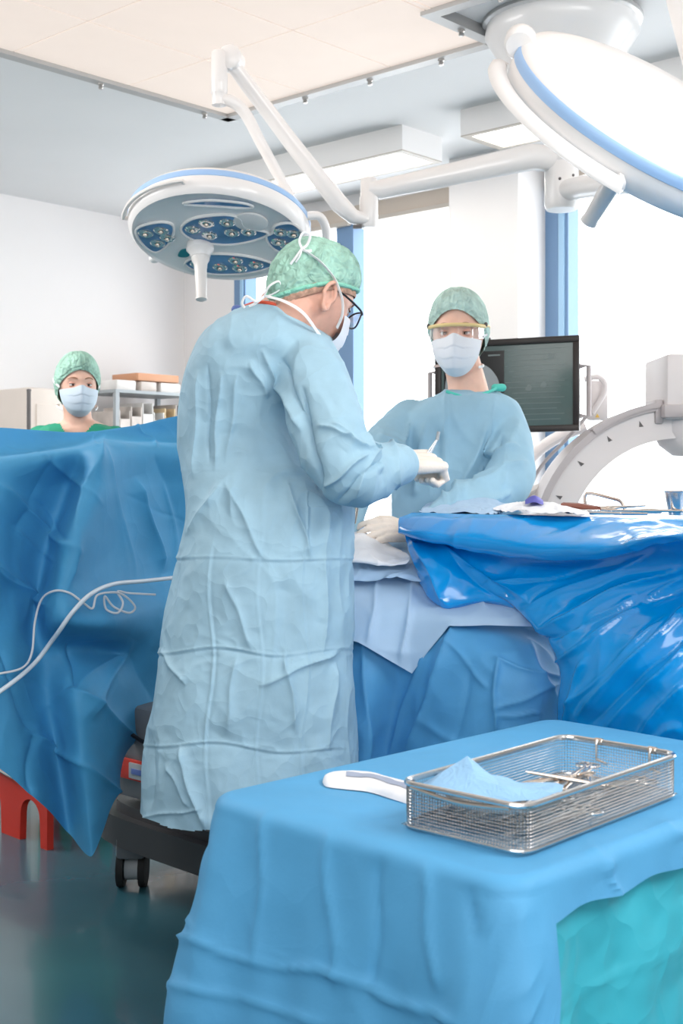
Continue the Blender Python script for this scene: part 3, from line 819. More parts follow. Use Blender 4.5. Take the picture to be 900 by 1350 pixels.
# ------------------------------------------------------------------ operating table base
bx, by = Vector((0.74, -0.673, 0)), Vector((0.673, 0.74, 0))
AB = Matrix((bx, by, Vector((0, 0, 1)))).transposed()
bc = Vector((-0.04, 3.42, 0))
def bl(x, y, z): return bc + AB @ Vector((x, y, z))
opt = thing('operating_table', bl(0, 0, 0), 'dark grey operating table base on casters under the blue drapes', 'operating table')
mb = MB()
o = blob([(-0.72, -0.22), (-0.76, 0.0), (-0.72, 0.22), (-0.3, 0.27), (0.3, 0.27), (0.62, 0.22), (0.64, 0.0), (0.62, -0.22), (0.3, -0.27), (-0.3, -0.27)], 60)
Mb = Matrix.Translation(bc) @ AB.to_4x4()
mb.prism(o, 0.13, 0.215, Mb); mb.build('base', 'dark_grey', opt, angle=30)
MB().prism([(x * 0.93, y * 0.9) for x, y in o], 0.215, 0.245, Mb).build('base_cover', 'dark_grey', opt, angle=30)
MB().prism([(x * 0.80, y * 0.78) for x, y in o], 0.245, 0.265, Mb).build('base_step', 'mid_grey', opt, angle=30)
MB().box(bl(0.05, 0.08, 0.50), (0.34, 0.28, 0.52), AB, 0.03).build('column', 'pale_grey', opt)
MB().box(bl(0.05, 0.12, 0.78), (0.95, 0.34, 0.05), AB, 0.02).build('table_top', 'dark_grey', opt)
MB().box(bl(0.1, -0.1, 0.08), (0.5, 0.18, 0.10), AB, 0.02).build('pedal_housing', 'dark_grey', opt)
for (x, y) in ((-0.60, -0.193), (-0.60, 0.2), (0.52, -0.2), (0.52, 0.2)):
    c = bl(x, y, 0.0)
    MB().box(c + Vector((0, 0, 0.125)), (0.085, 0.10, 0.07), None, 0.012).build('caster_fork', 'mid_grey', opt)
    for s_ in (-1, 1):
        MB().tube([c + Vector((s_ * 0.022, 0, 0.055)), c + Vector((s_ * 0.042, 0, 0.055))], 0.055, 22).build('caster_wheel', 'rubber', opt)
    MB().tube([c + Vector((-0.02, 0, 0.055)), c + Vector((0.02, 0, 0.055))], 0.035, 18).build('caster_axle', 'pale_grey', opt)
# suction unit with a red front, on the base behind the surgeon's gown
su = thing('suction_unit', bl(-0.53, -0.12, 0.265), 'grey suction unit with a red framed panel on the table base', 'medical device')
MB().box(bl(-0.53, -0.12, 0.40), (0.24, 0.20, 0.27), AB, 0.015).build('body', 'mid_grey', su)
MB().box(bl(-0.53, -0.228, 0.355), (0.20, 0.012, 0.06), AB, 0.004).build('red_panel', 'red', su)
MB().box(bl(-0.51, -0.236, 0.355), (0.10, 0.008, 0.045), AB, 0.002).build('panel_label', 'pale_grey', su)
MB().box(bl(-0.51, -0.241, 0.355), (0.07, 0.004, 0.016), AB, 0.001).build('panel_window', 'blue_clip', su)
MB().tube([bl(-0.66, -0.22, 0.50), bl(-0.55, -0.25, 0.47), bl(-0.44, -0.25, 0.45), bl(-0.40, -0.2, 0.50)], 0.006, 8, smooth=16).build('hose', 'black', su)

# red stool under the left drape
rs = Vector((-1.00, 4.30, 0))
st = thing('step_stool', rs, 'red plastic step with arched legs under the blue drape', 'step')
AS = Matrix((Vector((0.70, -0.714, 0)), Vector((0.714, 0.70, 0)), Vector((0, 0, 1)))).transposed()
def sl(x, y, z): return rs + AS @ Vector((x, y, z))
MB().box(sl(0, 0, 0.275), (0.46, 0.30, 0.03), AS, 0.01).build('top', 'red', st)
for s_ in (-1, 1):
    pts = [(-0.23, 0.265), (-0.23, 0.0), (-0.19, 0.0)]
    for c in (-0.125, 0.125 - 0.0):
        pts += [(c - 0.065, 0.0)] + [(c - 0.06 * math.cos(PI * k / 10), 0.09 + 0.055 * math.sin(PI * k / 10)) for k in range(11)] + [(c + 0.065, 0.0)]
    pts += [(0.19, 0.0), (0.23, 0.0), (0.23, 0.265)]
    Ms = Matrix.Translation(sl(0, s_ * 0.14, 0)) @ AS.to_4x4() @ Matrix.Rotation(PI / 2, 4, 'X')
    MB().prism(pts, -0.012, 0.012, Ms).build('arched_side', 'red', st, angle=30)
MB().tube([sl(-0.1, -0.158, 0.215), sl(0.1, -0.158, 0.195)], 0.006, 8).build('handle_bar', 'steel', st)

# ------------------------------------------------------------------ screen drape (left)
def base_D(px): return 3.40 + 0.0018 * px
rows = [
 [(-170, 566, .35), (-40, 564, .35), (40, 566, .36), (100, 569, .36), (140, 568, .36), (185, 561, .34), (225, 550, .32), (300, 536, .30)],
 [(-170, 612, .30), (-40, 604, .30), (42, 596, .30), (100, 588, .30), (133, 583, .29), (182, 584, .29), (225, 584, .28), (300, 584, .28)],
 [(-170, 620, .04), (-40, 611, .04), (45, 601, .02), (100, 593, -.01), (132, 588, -.05), (180, 589, .0), (225, 590, .0), (300, 591, .02)],
 [(-170, 665, .0), (-40, 655, -.03), (40, 648, .05), (90, 640, .07), (126, 640, -.13), (172, 640, -.04), (220, 640, .01), (300, 640, .04)],
 [(-170, 715, -.05), (-45, 712, -.10), (25, 705, .05), (72, 700, .08), (104, 700, -.18), (160, 702, -.07), (218, 700, .03), (300, 700, .06)],
 [(-170, 770, -.06), (-45, 768, -.14), (15, 765, .02), (56, 762, .07), (82, 764, -.21), (150, 762, -.12), (214, 756, .0), (300, 750, .05)],
 [(-170, 815, -.05), (-45, 815, -.10), (15, 812, -.04), (48, 812, .02), (72, 818, -.24), (140, 824, -.27), (208, 806, -.10), (300, 790, .0)],
 [(-170, 860, -.06), (-45, 862, -.10), (15, 865, -.10), (52, 868, -.04), (86, 856, -.08), (140, 856, -.05), (205, 862, -.08), (290, 850, -.02)],
 [(-160, 905, -.07), (-40, 915, -.14), (20, 925, -.14), (62, 930, -.06), (100, 915, -.19), (146, 905, -.14), (200, 905, -.05), (285, 900, -.02)],
 [(-150, 950, -.08), (-35, 965, -.17), (30, 990, -.18), (75, 1005, -.08), (110, 1010, -.24), (152, 985, -.18), (192, 945, -.06), (280, 930, .0)],
 [(-140, 985, -.08), (-25, 1000, -.18), (52, 1057, -.20), (90, 1098, -.13), (122, 1128, -.28), (152, 1050, -.20), (184, 970, -.06), (280, 950, .0)],
]
rows = [[(x, y, base_D(x) + d) for x, y, d in r] for r in rows]
G = pixgrid(rows, 330, 270)
NN = grid_normals(G)
U = px_of(G)
disp = np.zeros(G.shape[:2])
for a, b, w, h in [((0, 640), (95, 725), 5, .010), ((-30, 742), (55, 795), 6, .014), ((50, 660), (92, 715), 4, -.008), ((140, 600), (178, 760), 5, .008), ((178, 640), (212, 745), 6, .014),
                   ((218, 640), (236, 745), 5, .010), ((100, 910), (188, 978), 4, .011), ((48, 968), (160, 1045), 4, .012), ((45, 970), (40, 1045), 4, -.009), ((60, 930), (100, 905), 5, .008),
                   ((100, 905), (165, 855), 6, .010), ((0, 850), (40, 960), 6, -.008), ((170, 853), (120, 940), 5, .010), ((92, 850), (100, 905), 4, -.008),
                   ((133, 592), (88, 770), 6, .014), ((60, 600), (130, 660), 6, .008), ((178, 560), (206, 588), 3, .010), ((165, 655), (245, 690), 4, -.004), ((120, 570), (128, 590), 3, .005),
                   ((10, 590), (60, 600), 4, .005), ((-10, 880), (60, 905), 5, -.006), ((20, 700), (70, 740), 4, .008)]:
    disp += 0.8 * h * fold_line(U, a, b, w * 0.7, 2.0)
for a, b, w, h in [((133, 592), (86, 765), 16, .026), ((0, 642), (95, 728), 13, .022), ((-20, 740), (58, 797), 13, .028), ((100, 912), (190, 980), 14, .024), ((48, 968), (165, 1050), 14, .020), ((45, 968), (38, 1040), 12, -.018),
                   ((140, 600), (170, 760), 14, .010), ((178, 640), (212, 745), 14, .026), ((170, 853), (110, 945), 14, .020), ((92, 850), (100, 908), 10, -.015), ((60, 602), (112, 640), 11, .014), ((70, 602), (20, 700), 13, -.014), ((205, 600), (238, 700), 13, -.014),
                   ((0, 850), (45, 965), 12, -.014), ((165, 855), (205, 930), 12, -.012), ((80, 800), (160, 800), 16, .012)]:
    disp += 0.62 * h * fold_line(U, a, b, w, 1.0)
Gf = G.reshape(-1, 3)
disp += (0.007 * noise(Gf * 4.5) + 0.002 * ridged(Gf * np.array((6, 6, 5)), 0.8)).reshape(disp.shape)
edge = np.ones_like(disp)
G2 = G - NN * disp[..., None] * np.sign(NN[..., 1:2].mean()) * 1.0
mb = MB(); mb.grid(G2)
dr = mb.build('screen_drape', 'drape_blue', angle=180)
tag(dr, 'blue surgical sheet hung as a tall screen at left, pointed corner near the floor', 'drape')
def on_drape(px, py, lift=0.012):
    d2 = (U[..., 0] - px) ** 2 + (U[..., 1] - py) ** 2
    k = np.unravel_index(np.argmin(d2), d2.shape)
    Dv = G2[k][1]
    return P(px, py, Dv - lift)
def lay(pts, n, lift):
    q = cr(np.array(pts, float), n)
    Dv = np.array([on_drape(x, y, 0)[1] for x, y in q])
    k = max(3, n // 14)
    pad = np.pad(Dv, k, mode='edge')
    mn = np.array([pad[i:i + 2 * k + 1].min() for i in range(n)])
    pad = np.pad(mn, k, mode='edge')
    sm = np.minimum(np.array([pad[i:i + 2 * k + 1].mean() for i in range(n)]), Dv)
    return [P(x, y, d - lift) for (x, y), d in zip(q, sm)]
# frame that carries the sheet
an = thing('drape_screen_frame', P(100, 600, 3.9), 'steel frame carrying the blue screen sheet', 'frame')
t0, t1 = P(-100, 562, base_D(-100) + .40), P(290, 530, base_D(290) + .37)
MB().tube([t0 + Vector((0, .0, -1.2)), t0 + Vector((0, 0.03, -0.16)), t1 + Vector((0, 0.03, -0.16)), t1 + Vector((0, 0, -0.55))], 0.012, 10).build('hoop', 'steel', an)
# hoses and cable on the screen drape
tu = [(-60, 945), (-10, 918), (40, 880), (72, 840), (95, 808), (120, 783), (150, 770), (190, 766), (245, 760)]
mb = MB().tube(lay(tu, 90, .006), 0.0062, 10)
tag(mb.build('suction_hose', 'cable_clear'), 'thick pale hose curving across the blue screen sheet', 'hose')
cb_ = [(-40, 893), (0, 888), (30, 880), (42, 860), (46, 820), (55, 790), (72, 779), (92, 782), (110, 795), (122, 802), (128, 785), (150, 781), (165, 786), (178, 800), (170, 808), (150, 800), (138, 786), (140, 803), (155, 808), (162, 795), (155, 780), (170, 782), (205, 784)]
mb = MB().tube(lay(cb_, 240, .012), 0.0030, 8)
tag(mb.build('cable', 'cable'), 'thin grey cable looped in coils on the blue screen sheet', 'cable')

# ------------------------------------------------------------------ patient under drapes
rows = [
 [(420, 735, 3.62), (500, 735, 3.60), (560, 735, 3.58), (620, 740, 3.50), (680, 760, 3.36), (730, 800, 3.18), (765, 850, 3.08)],
 [(420, 755, 3.40), (495, 752, 3.38), (555, 756, 3.34), (615, 768, 3.26), (675, 795, 3.14), (728, 830, 3.04), (762, 880, 3.0)],
 [(420, 775, 3.24), (490, 775, 3.22), (548, 785, 3.18), (605, 800, 3.10), (668, 822, 3.02), (722, 850, 2.98), (752, 890, 2.98)],
 [(420, 805, 3.16), (488, 808, 3.12), (542, 820, 3.08), (598, 824, 3.00), (662, 838, 2.94), (716, 862, 2.92), (748, 900, 2.95)],
 [(420, 850, 3.13), (484, 855, 3.07), (535, 862, 3.06), (590, 862, 2.95), (656, 868, 2.88), (712, 885, 2.87), (745, 915, 2.93)],
 [(420, 910, 3.13), (480, 915, 3.04), (525, 918, 3.08), (580, 915, 2.95), (650, 912, 2.86), (708, 920, 2.85), (742, 935, 2.92)],
 [(420, 990, 3.14), (478, 990, 3.03), (512, 990, 3.10), (570, 990, 2.96), (645, 985, 2.86), (702, 985, 2.86), (740, 985, 2.93)],
 [(420, 1090, 3.15), (474, 1090, 3.02), (505, 1090, 3.12), (562, 1090, 2.96), (640, 1090, 2.86), (700, 1090, 2.88), (742, 1090, 2.95)],
]
G = pixgrid(rows, 150, 150); NN = grid_normals(G); U = px_of(G)
disp = np.zeros(G.shape[:2])
for a, b, w, h in [((655, 870), (652, 960), 4, .012), ((600, 820), (540, 985), 6, .012), ((560, 860), (515, 990), 6, .010), ((655, 870), (735, 895), 4, .008), ((590, 845), (640, 905), 5, .006),
                   ((655, 935), (730, 905), 4, .007), ((655, 945), (710, 940), 3, .006), ((700, 850), (735, 935), 4, .006), ((480, 840), (485, 1000), 5, .010), ((620, 880), (600, 980), 6, -.006)]:
    disp += 1.3 * h * fold_line(U, a, b, w * 0.8, 1.5)
Gf = G.reshape(-1, 3)
disp += (0.008 * noise(Gf * 6) + 0.004 * ridged(Gf * 9, 0.8)).reshape(disp.shape)
GP = G - NN * disp[..., None] * np.sign(NN[..., 1:2].mean())
mb = MB(); mb.grid(GP)
tag(mb.build('patient_drape', 'drape_patient', angle=180), 'mid blue surgical sheet covering the patient between the surgeons', 'drape')
# light top sheet
rows = [
 [(420, 748, 3.30), (480, 748, 3.29), (540, 752, 3.26), (590, 762, 3.20), (640, 772, 3.14), (700, 800, 3.02)],
 [(420, 772, 3.21), (482, 772, 3.19), (540, 778, 3.15), (592, 792, 3.09), (640, 796, 3.02), (702, 810, 2.96)],
 [(420, 800, 3.12), (482, 806, 3.08), (538, 818, 3.04), (588, 812, 3.00), (642, 812, 2.965), (704, 818, 2.93)],
 [(420, 832, 3.09), (472, 847, 3.04), (543, 888, 3.02), (592, 826, 2.975), (644, 825, 2.945), (708, 826, 2.915)],
]
A = np.array([[list(P(*c)) for c in row] for row in rows], float)
A = cr(A, 60)
# straight edges at the lower border: linear across the columns near the corner
def lin(A, n):
    K = A.shape[1]; t = np.linspace(0, K - 1, n); i = np.minimum(t.astype(int), K - 2); f = (t - i)[None, :, None]
    return A[:, i] * (1 - f) + A[:, i + 1] * f
n_ = 121
Gs = cr(A.transpose(1, 0, 2), n_).transpose(1, 0, 2); Gl = lin(A, n_)
wv = np.linspace(0, 1, 60)[:, None, None] ** 2
G = Gs * (1 - wv) + Gl * wv
NN = grid_normals(G); U = px_of(G); Gf = G.reshape(-1, 3)
disp = (0.005 * noise(Gf * 8) + 0.003 * ridged(Gf * 12, 0.8)).reshape(G.shape[:2])
for a, b, w, h in [((500, 760), (486, 845), 5, .010), ((545, 765), (530, 870), 5, .010), ((600, 770), (640, 800), 4, .008), ((620, 770), (690, 815), 4, .010), ((640, 775), (700, 812), 3, .008)]:
    disp += 1.3 * h * fold_line(U, a, b, w * 0.8, 1.5)
G = G - NN * disp[..., None] * np.sign(NN[..., 1:2].mean())
mb = MB(); mb.grid(G)
tag(mb.build('cover_sheet', 'drape_light', angle=180), 'pale grey blue sheet with a pointed corner over the patient', 'drape')
# white towels at the wound
def pile(name, rows, m, label, amp, cat='towel', res=(50, 70), sc_=14):
    G = pixgrid(rows, *res); NN = grid_normals(G); Gf = G.reshape(-1, 3)
    d = (amp * noise(Gf * sc_) + amp * 0.7 * ridged(Gf * sc_ * 1.6, 0.9)).reshape(G.shape[:2])
    G = G - NN * d[..., None] * np.sign(NN[..., 1:2].mean())
    return tag(MB().grid(G).build(name, m, angle=180), label, cat)
pile('towel', [[(420, 714, 3.56), (470, 710, 3.54), (515, 710, 3.50), (552, 712, 3.44)], [(420, 735, 3.36), (475, 728, 3.32), (520, 735, 3.28), (553, 740, 3.26)],
               [(420, 748, 3.22), (475, 748, 3.20), (520, 752, 3.18), (556, 752, 3.18)], [(420, 764, 3.19), (475, 766, 3.17), (520, 764, 3.15), (554, 770, 3.14)]], 'drape_light', 'pale folded towel beneath the white gauze beside the patient', 0.007)
pile('gauze', [[(430, 708, 3.42), (475, 700, 3.40), (505, 716, 3.36), (530, 724, 3.32)], [(430, 715, 3.30), (475, 712, 3.28), (508, 724, 3.26), (536, 728, 3.24)],
               [(430, 735, 3.20), (475, 735, 3.18), (508, 740, 3.17), (540, 738, 3.17)], [(430, 741, 3.19), (475, 742, 3.17), (508, 746, 3.16), (534, 744, 3.16)]], 'towel', 'white crumpled gauze under the gloved hand', 0.006, 'gauze')

# ------------------------------------------------------------------ instrument stand with plastic drape
ZT = 1.105
e1 = Vector((0.74, -0.673, 0)); e2 = Vector((0.673, 0.74, 0))
Lc = P(527, 680, 3.2); Lc.z = 0
AT = Matrix((e1, e2, Vector((0, 0, 1)))).transposed()
def tl_(x, y, z): return Lc + AT @ Vector((x, y, z))
TW, TL = 0.42, 1.25
ms = thing('instrument_stand', tl_(0.9, 0.2, 0), 'instrument stand hidden under the shiny blue plastic drape', 'instrument table')
MB().box(tl_(TL / 2 + 0.02, TW / 2, ZT - 0.03), (TL - 0.06, TW - 0.04, 0.02), AT, 0.006).build('tray', 'steel', ms)
MB().tube([tl_(0.95, TW / 2, ZT - 0.04), tl_(0.95, TW / 2, 0.1)], 0.02, 14).build('post', 'steel', ms)
MB().box(tl_(0.95, TW / 2, 0.07), (0.5, 0.06, 0.05), AT, 0.01).build('foot', 'steel', ms)
MB().box(tl_(0.95, TW / 2, 0.07), (0.06, 0.4, 0.05), AT, 0.01).build('foot', 'steel', ms)
def toppt(x, y, dz=0.0): return tl_(x, y, ZT + dz)
xs = [0.0, 0.12, 0.28, 0.46, 0.62, 0.78, 1.0, 1.26]
def pw(lst): return [list(v) for v in lst]
def near_D(x): return (Lc + e1 * x).y
row_far = [tl_(x, TW, ZT - (0.04 if x == 0 else 0)) for x in xs]
row_far_in = [tl_(x + .01, TW - 0.03, ZT + 0.006) for x in xs]
row_mid = [tl_(x + .01, TW * 0.5, ZT + 0.003) for x in xs]
row_in = [tl_(x + .012, 0.035, ZT + 0.006) for x in xs]
row_edge = [tl_(x, 0.0, ZT - 0.006) for x in xs]
bandpx = [(526, 702), (560, 712), (625, 727), (690, 737), (752, 738), (812, 734), (880, 715), (990, 712)]
row_band0 = [P(px, HY + (py - HY) * 0.0 + (0.5 * (693 - HY) + 0.5 * (py - HY)), near_D(x) - 0.03) for (px, py), x in zip(bandpx, xs)]
row_band = [P(px, py, near_D(x) - 0.02) for (px, py), x in zip(bandpx, xs)]
row_under = [P(px + 6, py - 3, near_D(x) + 0.05) for (px, py), x in zip(bandpx, xs)]
h1 = [P(*c) for c in ((536, 715, 3.18), (572, 735, 3.10), (632, 750, 3.05), (695, 765, 2.92), (758, 775, 2.80), (825, 775, 2.70), (900, 765, 2.62), (1010, 765, 2.50))]
h2 = [P(*c) for c in ((543, 735, 3.16), (580, 765, 3.06), (645, 764, 3.02), (702, 800, 2.86), (765, 815, 2.72), (835, 820, 2.62), (905, 820, 2.55), (1020, 820, 2.45))]
h3 = [P(*c) for c in ((550, 755, 3.15), (586, 790, 3.04), (650, 780, 2.99), (708, 832, 2.82), (765, 858, 2.68), (835, 870, 2.58), (905, 875, 2.50), (1020, 880, 2.42))]
h4 = [P(*c) for c in ((553, 768, 3.15), (588, 800, 3.04), (655, 790, 2.98), (722, 850, 2.82), (758, 905, 2.70), (830, 930, 2.58), (905, 940, 2.48), (1020, 950, 2.40))]
h5 = [P(*c) for c in ((554, 772, 3.16), (589, 802, 3.05), (660, 797, 2.98), (738, 872, 2.85), (742, 955, 2.76), (825, 1010, 2.62), (905, 1040, 2.50), (1020, 1050, 2.42))]
h6 = [P(*c) for c in ((555, 774, 3.17), (590, 804, 3.06), (664, 802, 2.99), (743, 885, 2.87), (736, 1010, 2.80), (820, 1110, 2.64), (905, 1130, 2.52), (1020, 1140, 2.44))]
A = np.array([pw(r) for r in (row_far, row_far_in, row_mid, row_in, row_edge, row_band0, row_band, row_under, h1, h2, h3, h4, h5, h6)], float)
# crisp tray edges: linear between the first rows, smooth below
t_rows = []
n_each = [4, 8, 8, 6, 8, 8, 6, 16, 20, 20, 20, 20, 16]
G0 = []
for k in range(13):
    p0, p1, p2, p3 = A[max(k - 1, 0)], A[k], A[k + 1], A[min(k + 2, 13)]
    for q in range(n_each[k]):
        f = q / n_each[k]
        G0.append(0.5 * (2 * p1 + (p2 - p0) * f + (2 * p0 - 5 * p1 + 4 * p2 - p3) * f ** 2 + (3 * p1 - p0 - 3 * p2 + p3) * f ** 3) if k >= 4 else p1 * (1 - f) + p2 * f)
G0.append(A[-1])
G0 = np.array(G0)
G = cr(G0.transpose(1, 0, 2), 240).transpose(1, 0, 2)
NN = grid_normals(G); U = px_of(G)
sgn = np.sign(NN[60:, :, 1].mean())
disp = np.zeros(G.shape[:2])
low = np.clip((np.arange(G.shape[0]) - 48) / 10.0, 0, 1)[:, None]
for a, b, w, h in [((900, 745), (720, 825), 6, .020), ((900, 775), (695, 850), 6, -.014), ((905, 800), (770, 935), 6, .020), ((900, 840), (775, 955), 5, -.012), ((905, 850), (800, 960), 5, .016), ((900, 900), (830, 985), 4, .012),
                   ((860, 730), (700, 800), 5, .012), ((830, 790), (740, 840), 4, .012), ((870, 820), (750, 930), 4, .010), ((640, 770), (740, 760), 5, .008), ((580, 720), (690, 790), 5, .012), ((545, 715), (590, 795), 5, .014), ((600, 740), (700, 830), 5, -.010),
                   ((900, 760), (735, 870), 4, .012), ((770, 870), (745, 960), 4, .014), ((895, 960), (840, 985), 4, .008), ((820, 745), (690, 770), 4, -.008)]:
    disp += low * h * fold_line(U, a, b, w, 2.0)
Gf = G.reshape(-1, 3)
disp += low * (0.006 * noise(Gf * 6) + 0.004 * ridged(Gf * np.array((8, 8, 11)), 0.8)).reshape(disp.shape)
band = np.clip((np.arange(G.shape[0]) - 18) / 6.0, 0, 1)[:, None] * np.clip((50 - np.arange(G.shape[0])) / 6.0, 0, 1)[:, None]
disp += band * (0.003 * ridged(Gf * np.array((14, 14, 6)), 0.6) + 0.003 * noise(Gf * 10)).reshape(disp.shape)
GM = G - NN * disp[..., None] * sgn
tag(MB().grid(GM).build('plastic_drape', 'plastic_blue', angle=180), 'shiny deep blue plastic drape over the instrument stand at right', 'drape')

# things on the stand
def hemostat(pos, yaw, length, label, group, open_=0.12, m='steel', roll=0.0, pitch=0.0):
    t = thing('surgical_clamp', pos, label, 'surgical instrument', group)
    M = Matrix.Translation(pos) @ Matrix.Rotation(yaw, 4, 'Z') @ Matrix.Rotation(pitch, 4, 'Y') @ Matrix.Rotation(roll, 4, 'X')
    k = length / 0.16
    for s_ in (-1, 1):
        R2 = Matrix.Rotation(s_ * open_ / 2, 4, 'Z')
        f = lambda x, y, z=0: M @ R2 @ Vector((x * k, y * k, (0.004 + z) * k))
        arm = MB().tube([f(0.075, 0.001 * s_), f(0.03, 0.003 * s_), f(0.0, 0.004 * s_), f(-0.03, -0.007 * s_ * -1), f(-0.058, 0.011 * s_)], [0.0015 * k, 0.003 * k, 0.0042 * k, 0.0028 * k, 0.0026 * k], 8, smooth=14).build('arm', m, t)
        ring = [f(-0.07 + 0.0135 * math.cos(a), s_ * 0.016 + 0.0115 * math.sin(a)) for a in np.linspace(0, 2 * PI, 22, endpoint=False)]
        MB().tube(ring, 0.0024 * k, 7, closed=True).build('finger_ring', m, arm)
    MB().lathe([(0, 0.0), (0.004 * k, 0.0), (0.004 * k, 0.009 * k), (0, 0.009 * k)], 12, M).build('pivot', m, t)
    return t
G_STAND = 'instruments on the plastic covered stand'
def on_top(px, y):
    """point on the tray seen at px, y across the tray"""
    r = (px - 450) / F
    o = Lc + e2 * y
    k = (r * o.y - o.x) / (e1.x - r * e1.y)
    return Vector((o.x + e1.x * k, o.y + e1.y * k, ZT + 0.014))
hemostat(on_top(800, 0.25), math.radians(-20), 0.20, 'large steel clamp with raised rings on the blue plastic', G_STAND, 0.35, 'steel_warm', 0.5, 0.0)
hemostat(on_top(858, 0.16), math.radians(165), 0.19, 'flat steel clamp nearest the metal bowl', G_STAND, 0.10, 'steel_warm')
hemostat(on_top(745, 0.10), math.radians(150), 0.15, 'small steel clamp lying near the white gauze on the stand', G_STAND, 0.08)
# retractor bow
rt = [on_top(772, 0.30), on_top(772, 0.30) + Vector((-0.002, 0, 0.035)), on_top(778, 0.30) + Vector((0, 0, 0.042)), on_top(806, 0.30) + Vector((0, 0, 0.030)), on_top(818, 0.30) + Vector((0, 0, 0.022)), on_top(824, 0.30)]
tag(MB().tube(rt, 0.0045, 8, smooth=30).build('retractor', 'steel_warm'), 'bent steel wire retractor standing up on the blue stand', 'surgical instrument', G_STAND)
a_, b_ = on_top(742, 0.22), on_top(788, 0.20)
hd = thing('scalpel_handle', a_, 'dark brown flat handled instrument on the stand', 'surgical instrument', G_STAND)
MB().tube([a_ + Vector((0, 0, .012)), a_ * 0.5 + b_ * 0.5 + Vector((0, 0, .010)), b_ + Vector((0, 0, .004))], [0.010, 0.012, 0.011], 8, flat=(1, 0.8)).build('grip', 'brown', hd)
MB().tube([b_, b_ + (b_ - a_) * 0.35], [0.006, 0.002], 8, flat=(1, 0.3)).build('blade', 'steel', hd)
def tray_pile(name, rows, m, label, amp, cat, res=(40, 60)):
    A = np.array([[list(on_top(px, y) + Vector((0, 0, dz - 0.008))) for px, y, dz in row] for row in rows], float)
    G = cr(cr(A, res[0]).transpose(1, 0, 2), res[1]).transpose(1, 0, 2)
    Gf = G.reshape(-1, 3)
    G[..., 2] += np.abs(amp * noise(Gf * 22) + amp * 0.6 * ridged(Gf * 30, 0.8)).reshape(G.shape[:2])
    return tag(MB().grid(G).build(name, m, angle=180), label, cat)
tray_pile('gauze', [[(650, .34, .004), (690, .34, .012), (730, .33, .012), (770, .32, .004)], [(650, .20, .006), (690, .20, .022), (730, .2, .020), (770, .2, .006)], [(662, .08, .006), (700, .07, .018), (740, .07, .018), (775, .08, .005)], [(676, .01, .003), (710, .0, .006), (750, .0, .006), (778, .02, .003)]], 'towel', 'white gauze spread on the blue plastic stand', 0.008, 'gauze')
tray_pile('cloth', [[(692, .16, .030), (704, .16, .040), (716, .16, .030)], [(692, .10, .030), (704, .10, .044), (716, .10, .030)], [(692, .05, .024), (704, .05, .030), (716, .05, .024)]], 'purple', 'small violet cloth scrap on the white gauze', 0.003, 'cloth', (16, 16))
tray_pile('paper_wrap', [[(560, .38, .006), (600, .38, .030), (640, .38, .034), (675, .38, .008)], [(556, .20, .0), (592, .20, .012), (630, .20, .010), (665, .20, .0)], [(552, .06, -.004), (585, .06, -.004), (620, .06, -.004), (650, .06, -.004)]], 'drape_light', 'pale crumpled wrap at the far left corner of the stand', 0.008, 'wrap')
for k, (x, y, yaw) in enumerate(((782, 0.06, 2.4), (815, 0.07, 2.5), (838, 0.22, 2.3))):
    p = on_top(x, y); d = Vector((math.cos(yaw), math.sin(yaw), 0)) * 0.07
    tw = thing('forceps', p, ('thin steel forceps at the near edge of the stand', 'thin steel forceps beside the flat clamp on the stand', 'thin steel forceps in front of the metal bowl')[k], 'surgical instrument', G_STAND)
    for s_ in (-1, 1):
        n = Vector((-d.y, d.x, 0)).normalized() * 0.004 * s_
        MB().tube([p - d, p + n, p + d + n * 0.3], [0.003, 0.004, 0.0012], 8, smooth=10).build('prong', 'steel', tw)
bw = on_top(902, 0.22); bw.z = ZT + 0.008
bo = thing('bowl', bw, 'grey metal cup at the right end of the stand', 'cup')
MB().lathe([(0.0, 0.0), (0.036, 0.0), (0.046, 0.055), (0.0475, 0.056), (0.044, 0.054), (0.034, 0.004), (0.0, 0.004)], 28, Matrix.Translation(bw)).build('wall', 'steel', bo)
MB().tube([bw + Vector((0.046 * math.cos(a), 0.046 * math.sin(a), 0.0555)) for a in np.linspace(0, 2 * PI, 28, endpoint=False)], 0.002, 6, closed=True).build('rim', 'steel', bo)

# ------------------------------------------------------------------ front table
ZF = 0.72
f1 = Vector((math.cos(math.radians(44.5)), math.sin(math.radians(44.5)), 0)); f2 = Vector((math.cos(math.radians(-45.5)), math.sin(math.radians(-45.5)), 0))
Ac = Vector((-0.188, 1.877, 0))
AF = Matrix((f1, f2, Vector((0, 0, 1)))).transposed()
TF1, TF2 = 0.845, 0.555
def fl(x, y, z): return Ac + AF @ Vector((x, y, z))
ft = thing('side_table', fl(TF1 / 2, TF2 / 2, 0), 'side table hidden under the light blue cloth in front', 'table')
MB().box(fl(TF1 / 2, TF2 / 2, ZF - 0.022), (TF1 - 0.02, TF2 - 0.02, 0.03), AF, 0.006).build('table_top', 'steel', ft)
for x in (0.08, TF1 - 0.08):
    for y in (0.08, TF2 - 0.08):
        MB().tube([fl(x, y, ZF - 0.03), fl(x, y, 0)], 0.015, 12).build('leg', 'steel', ft)
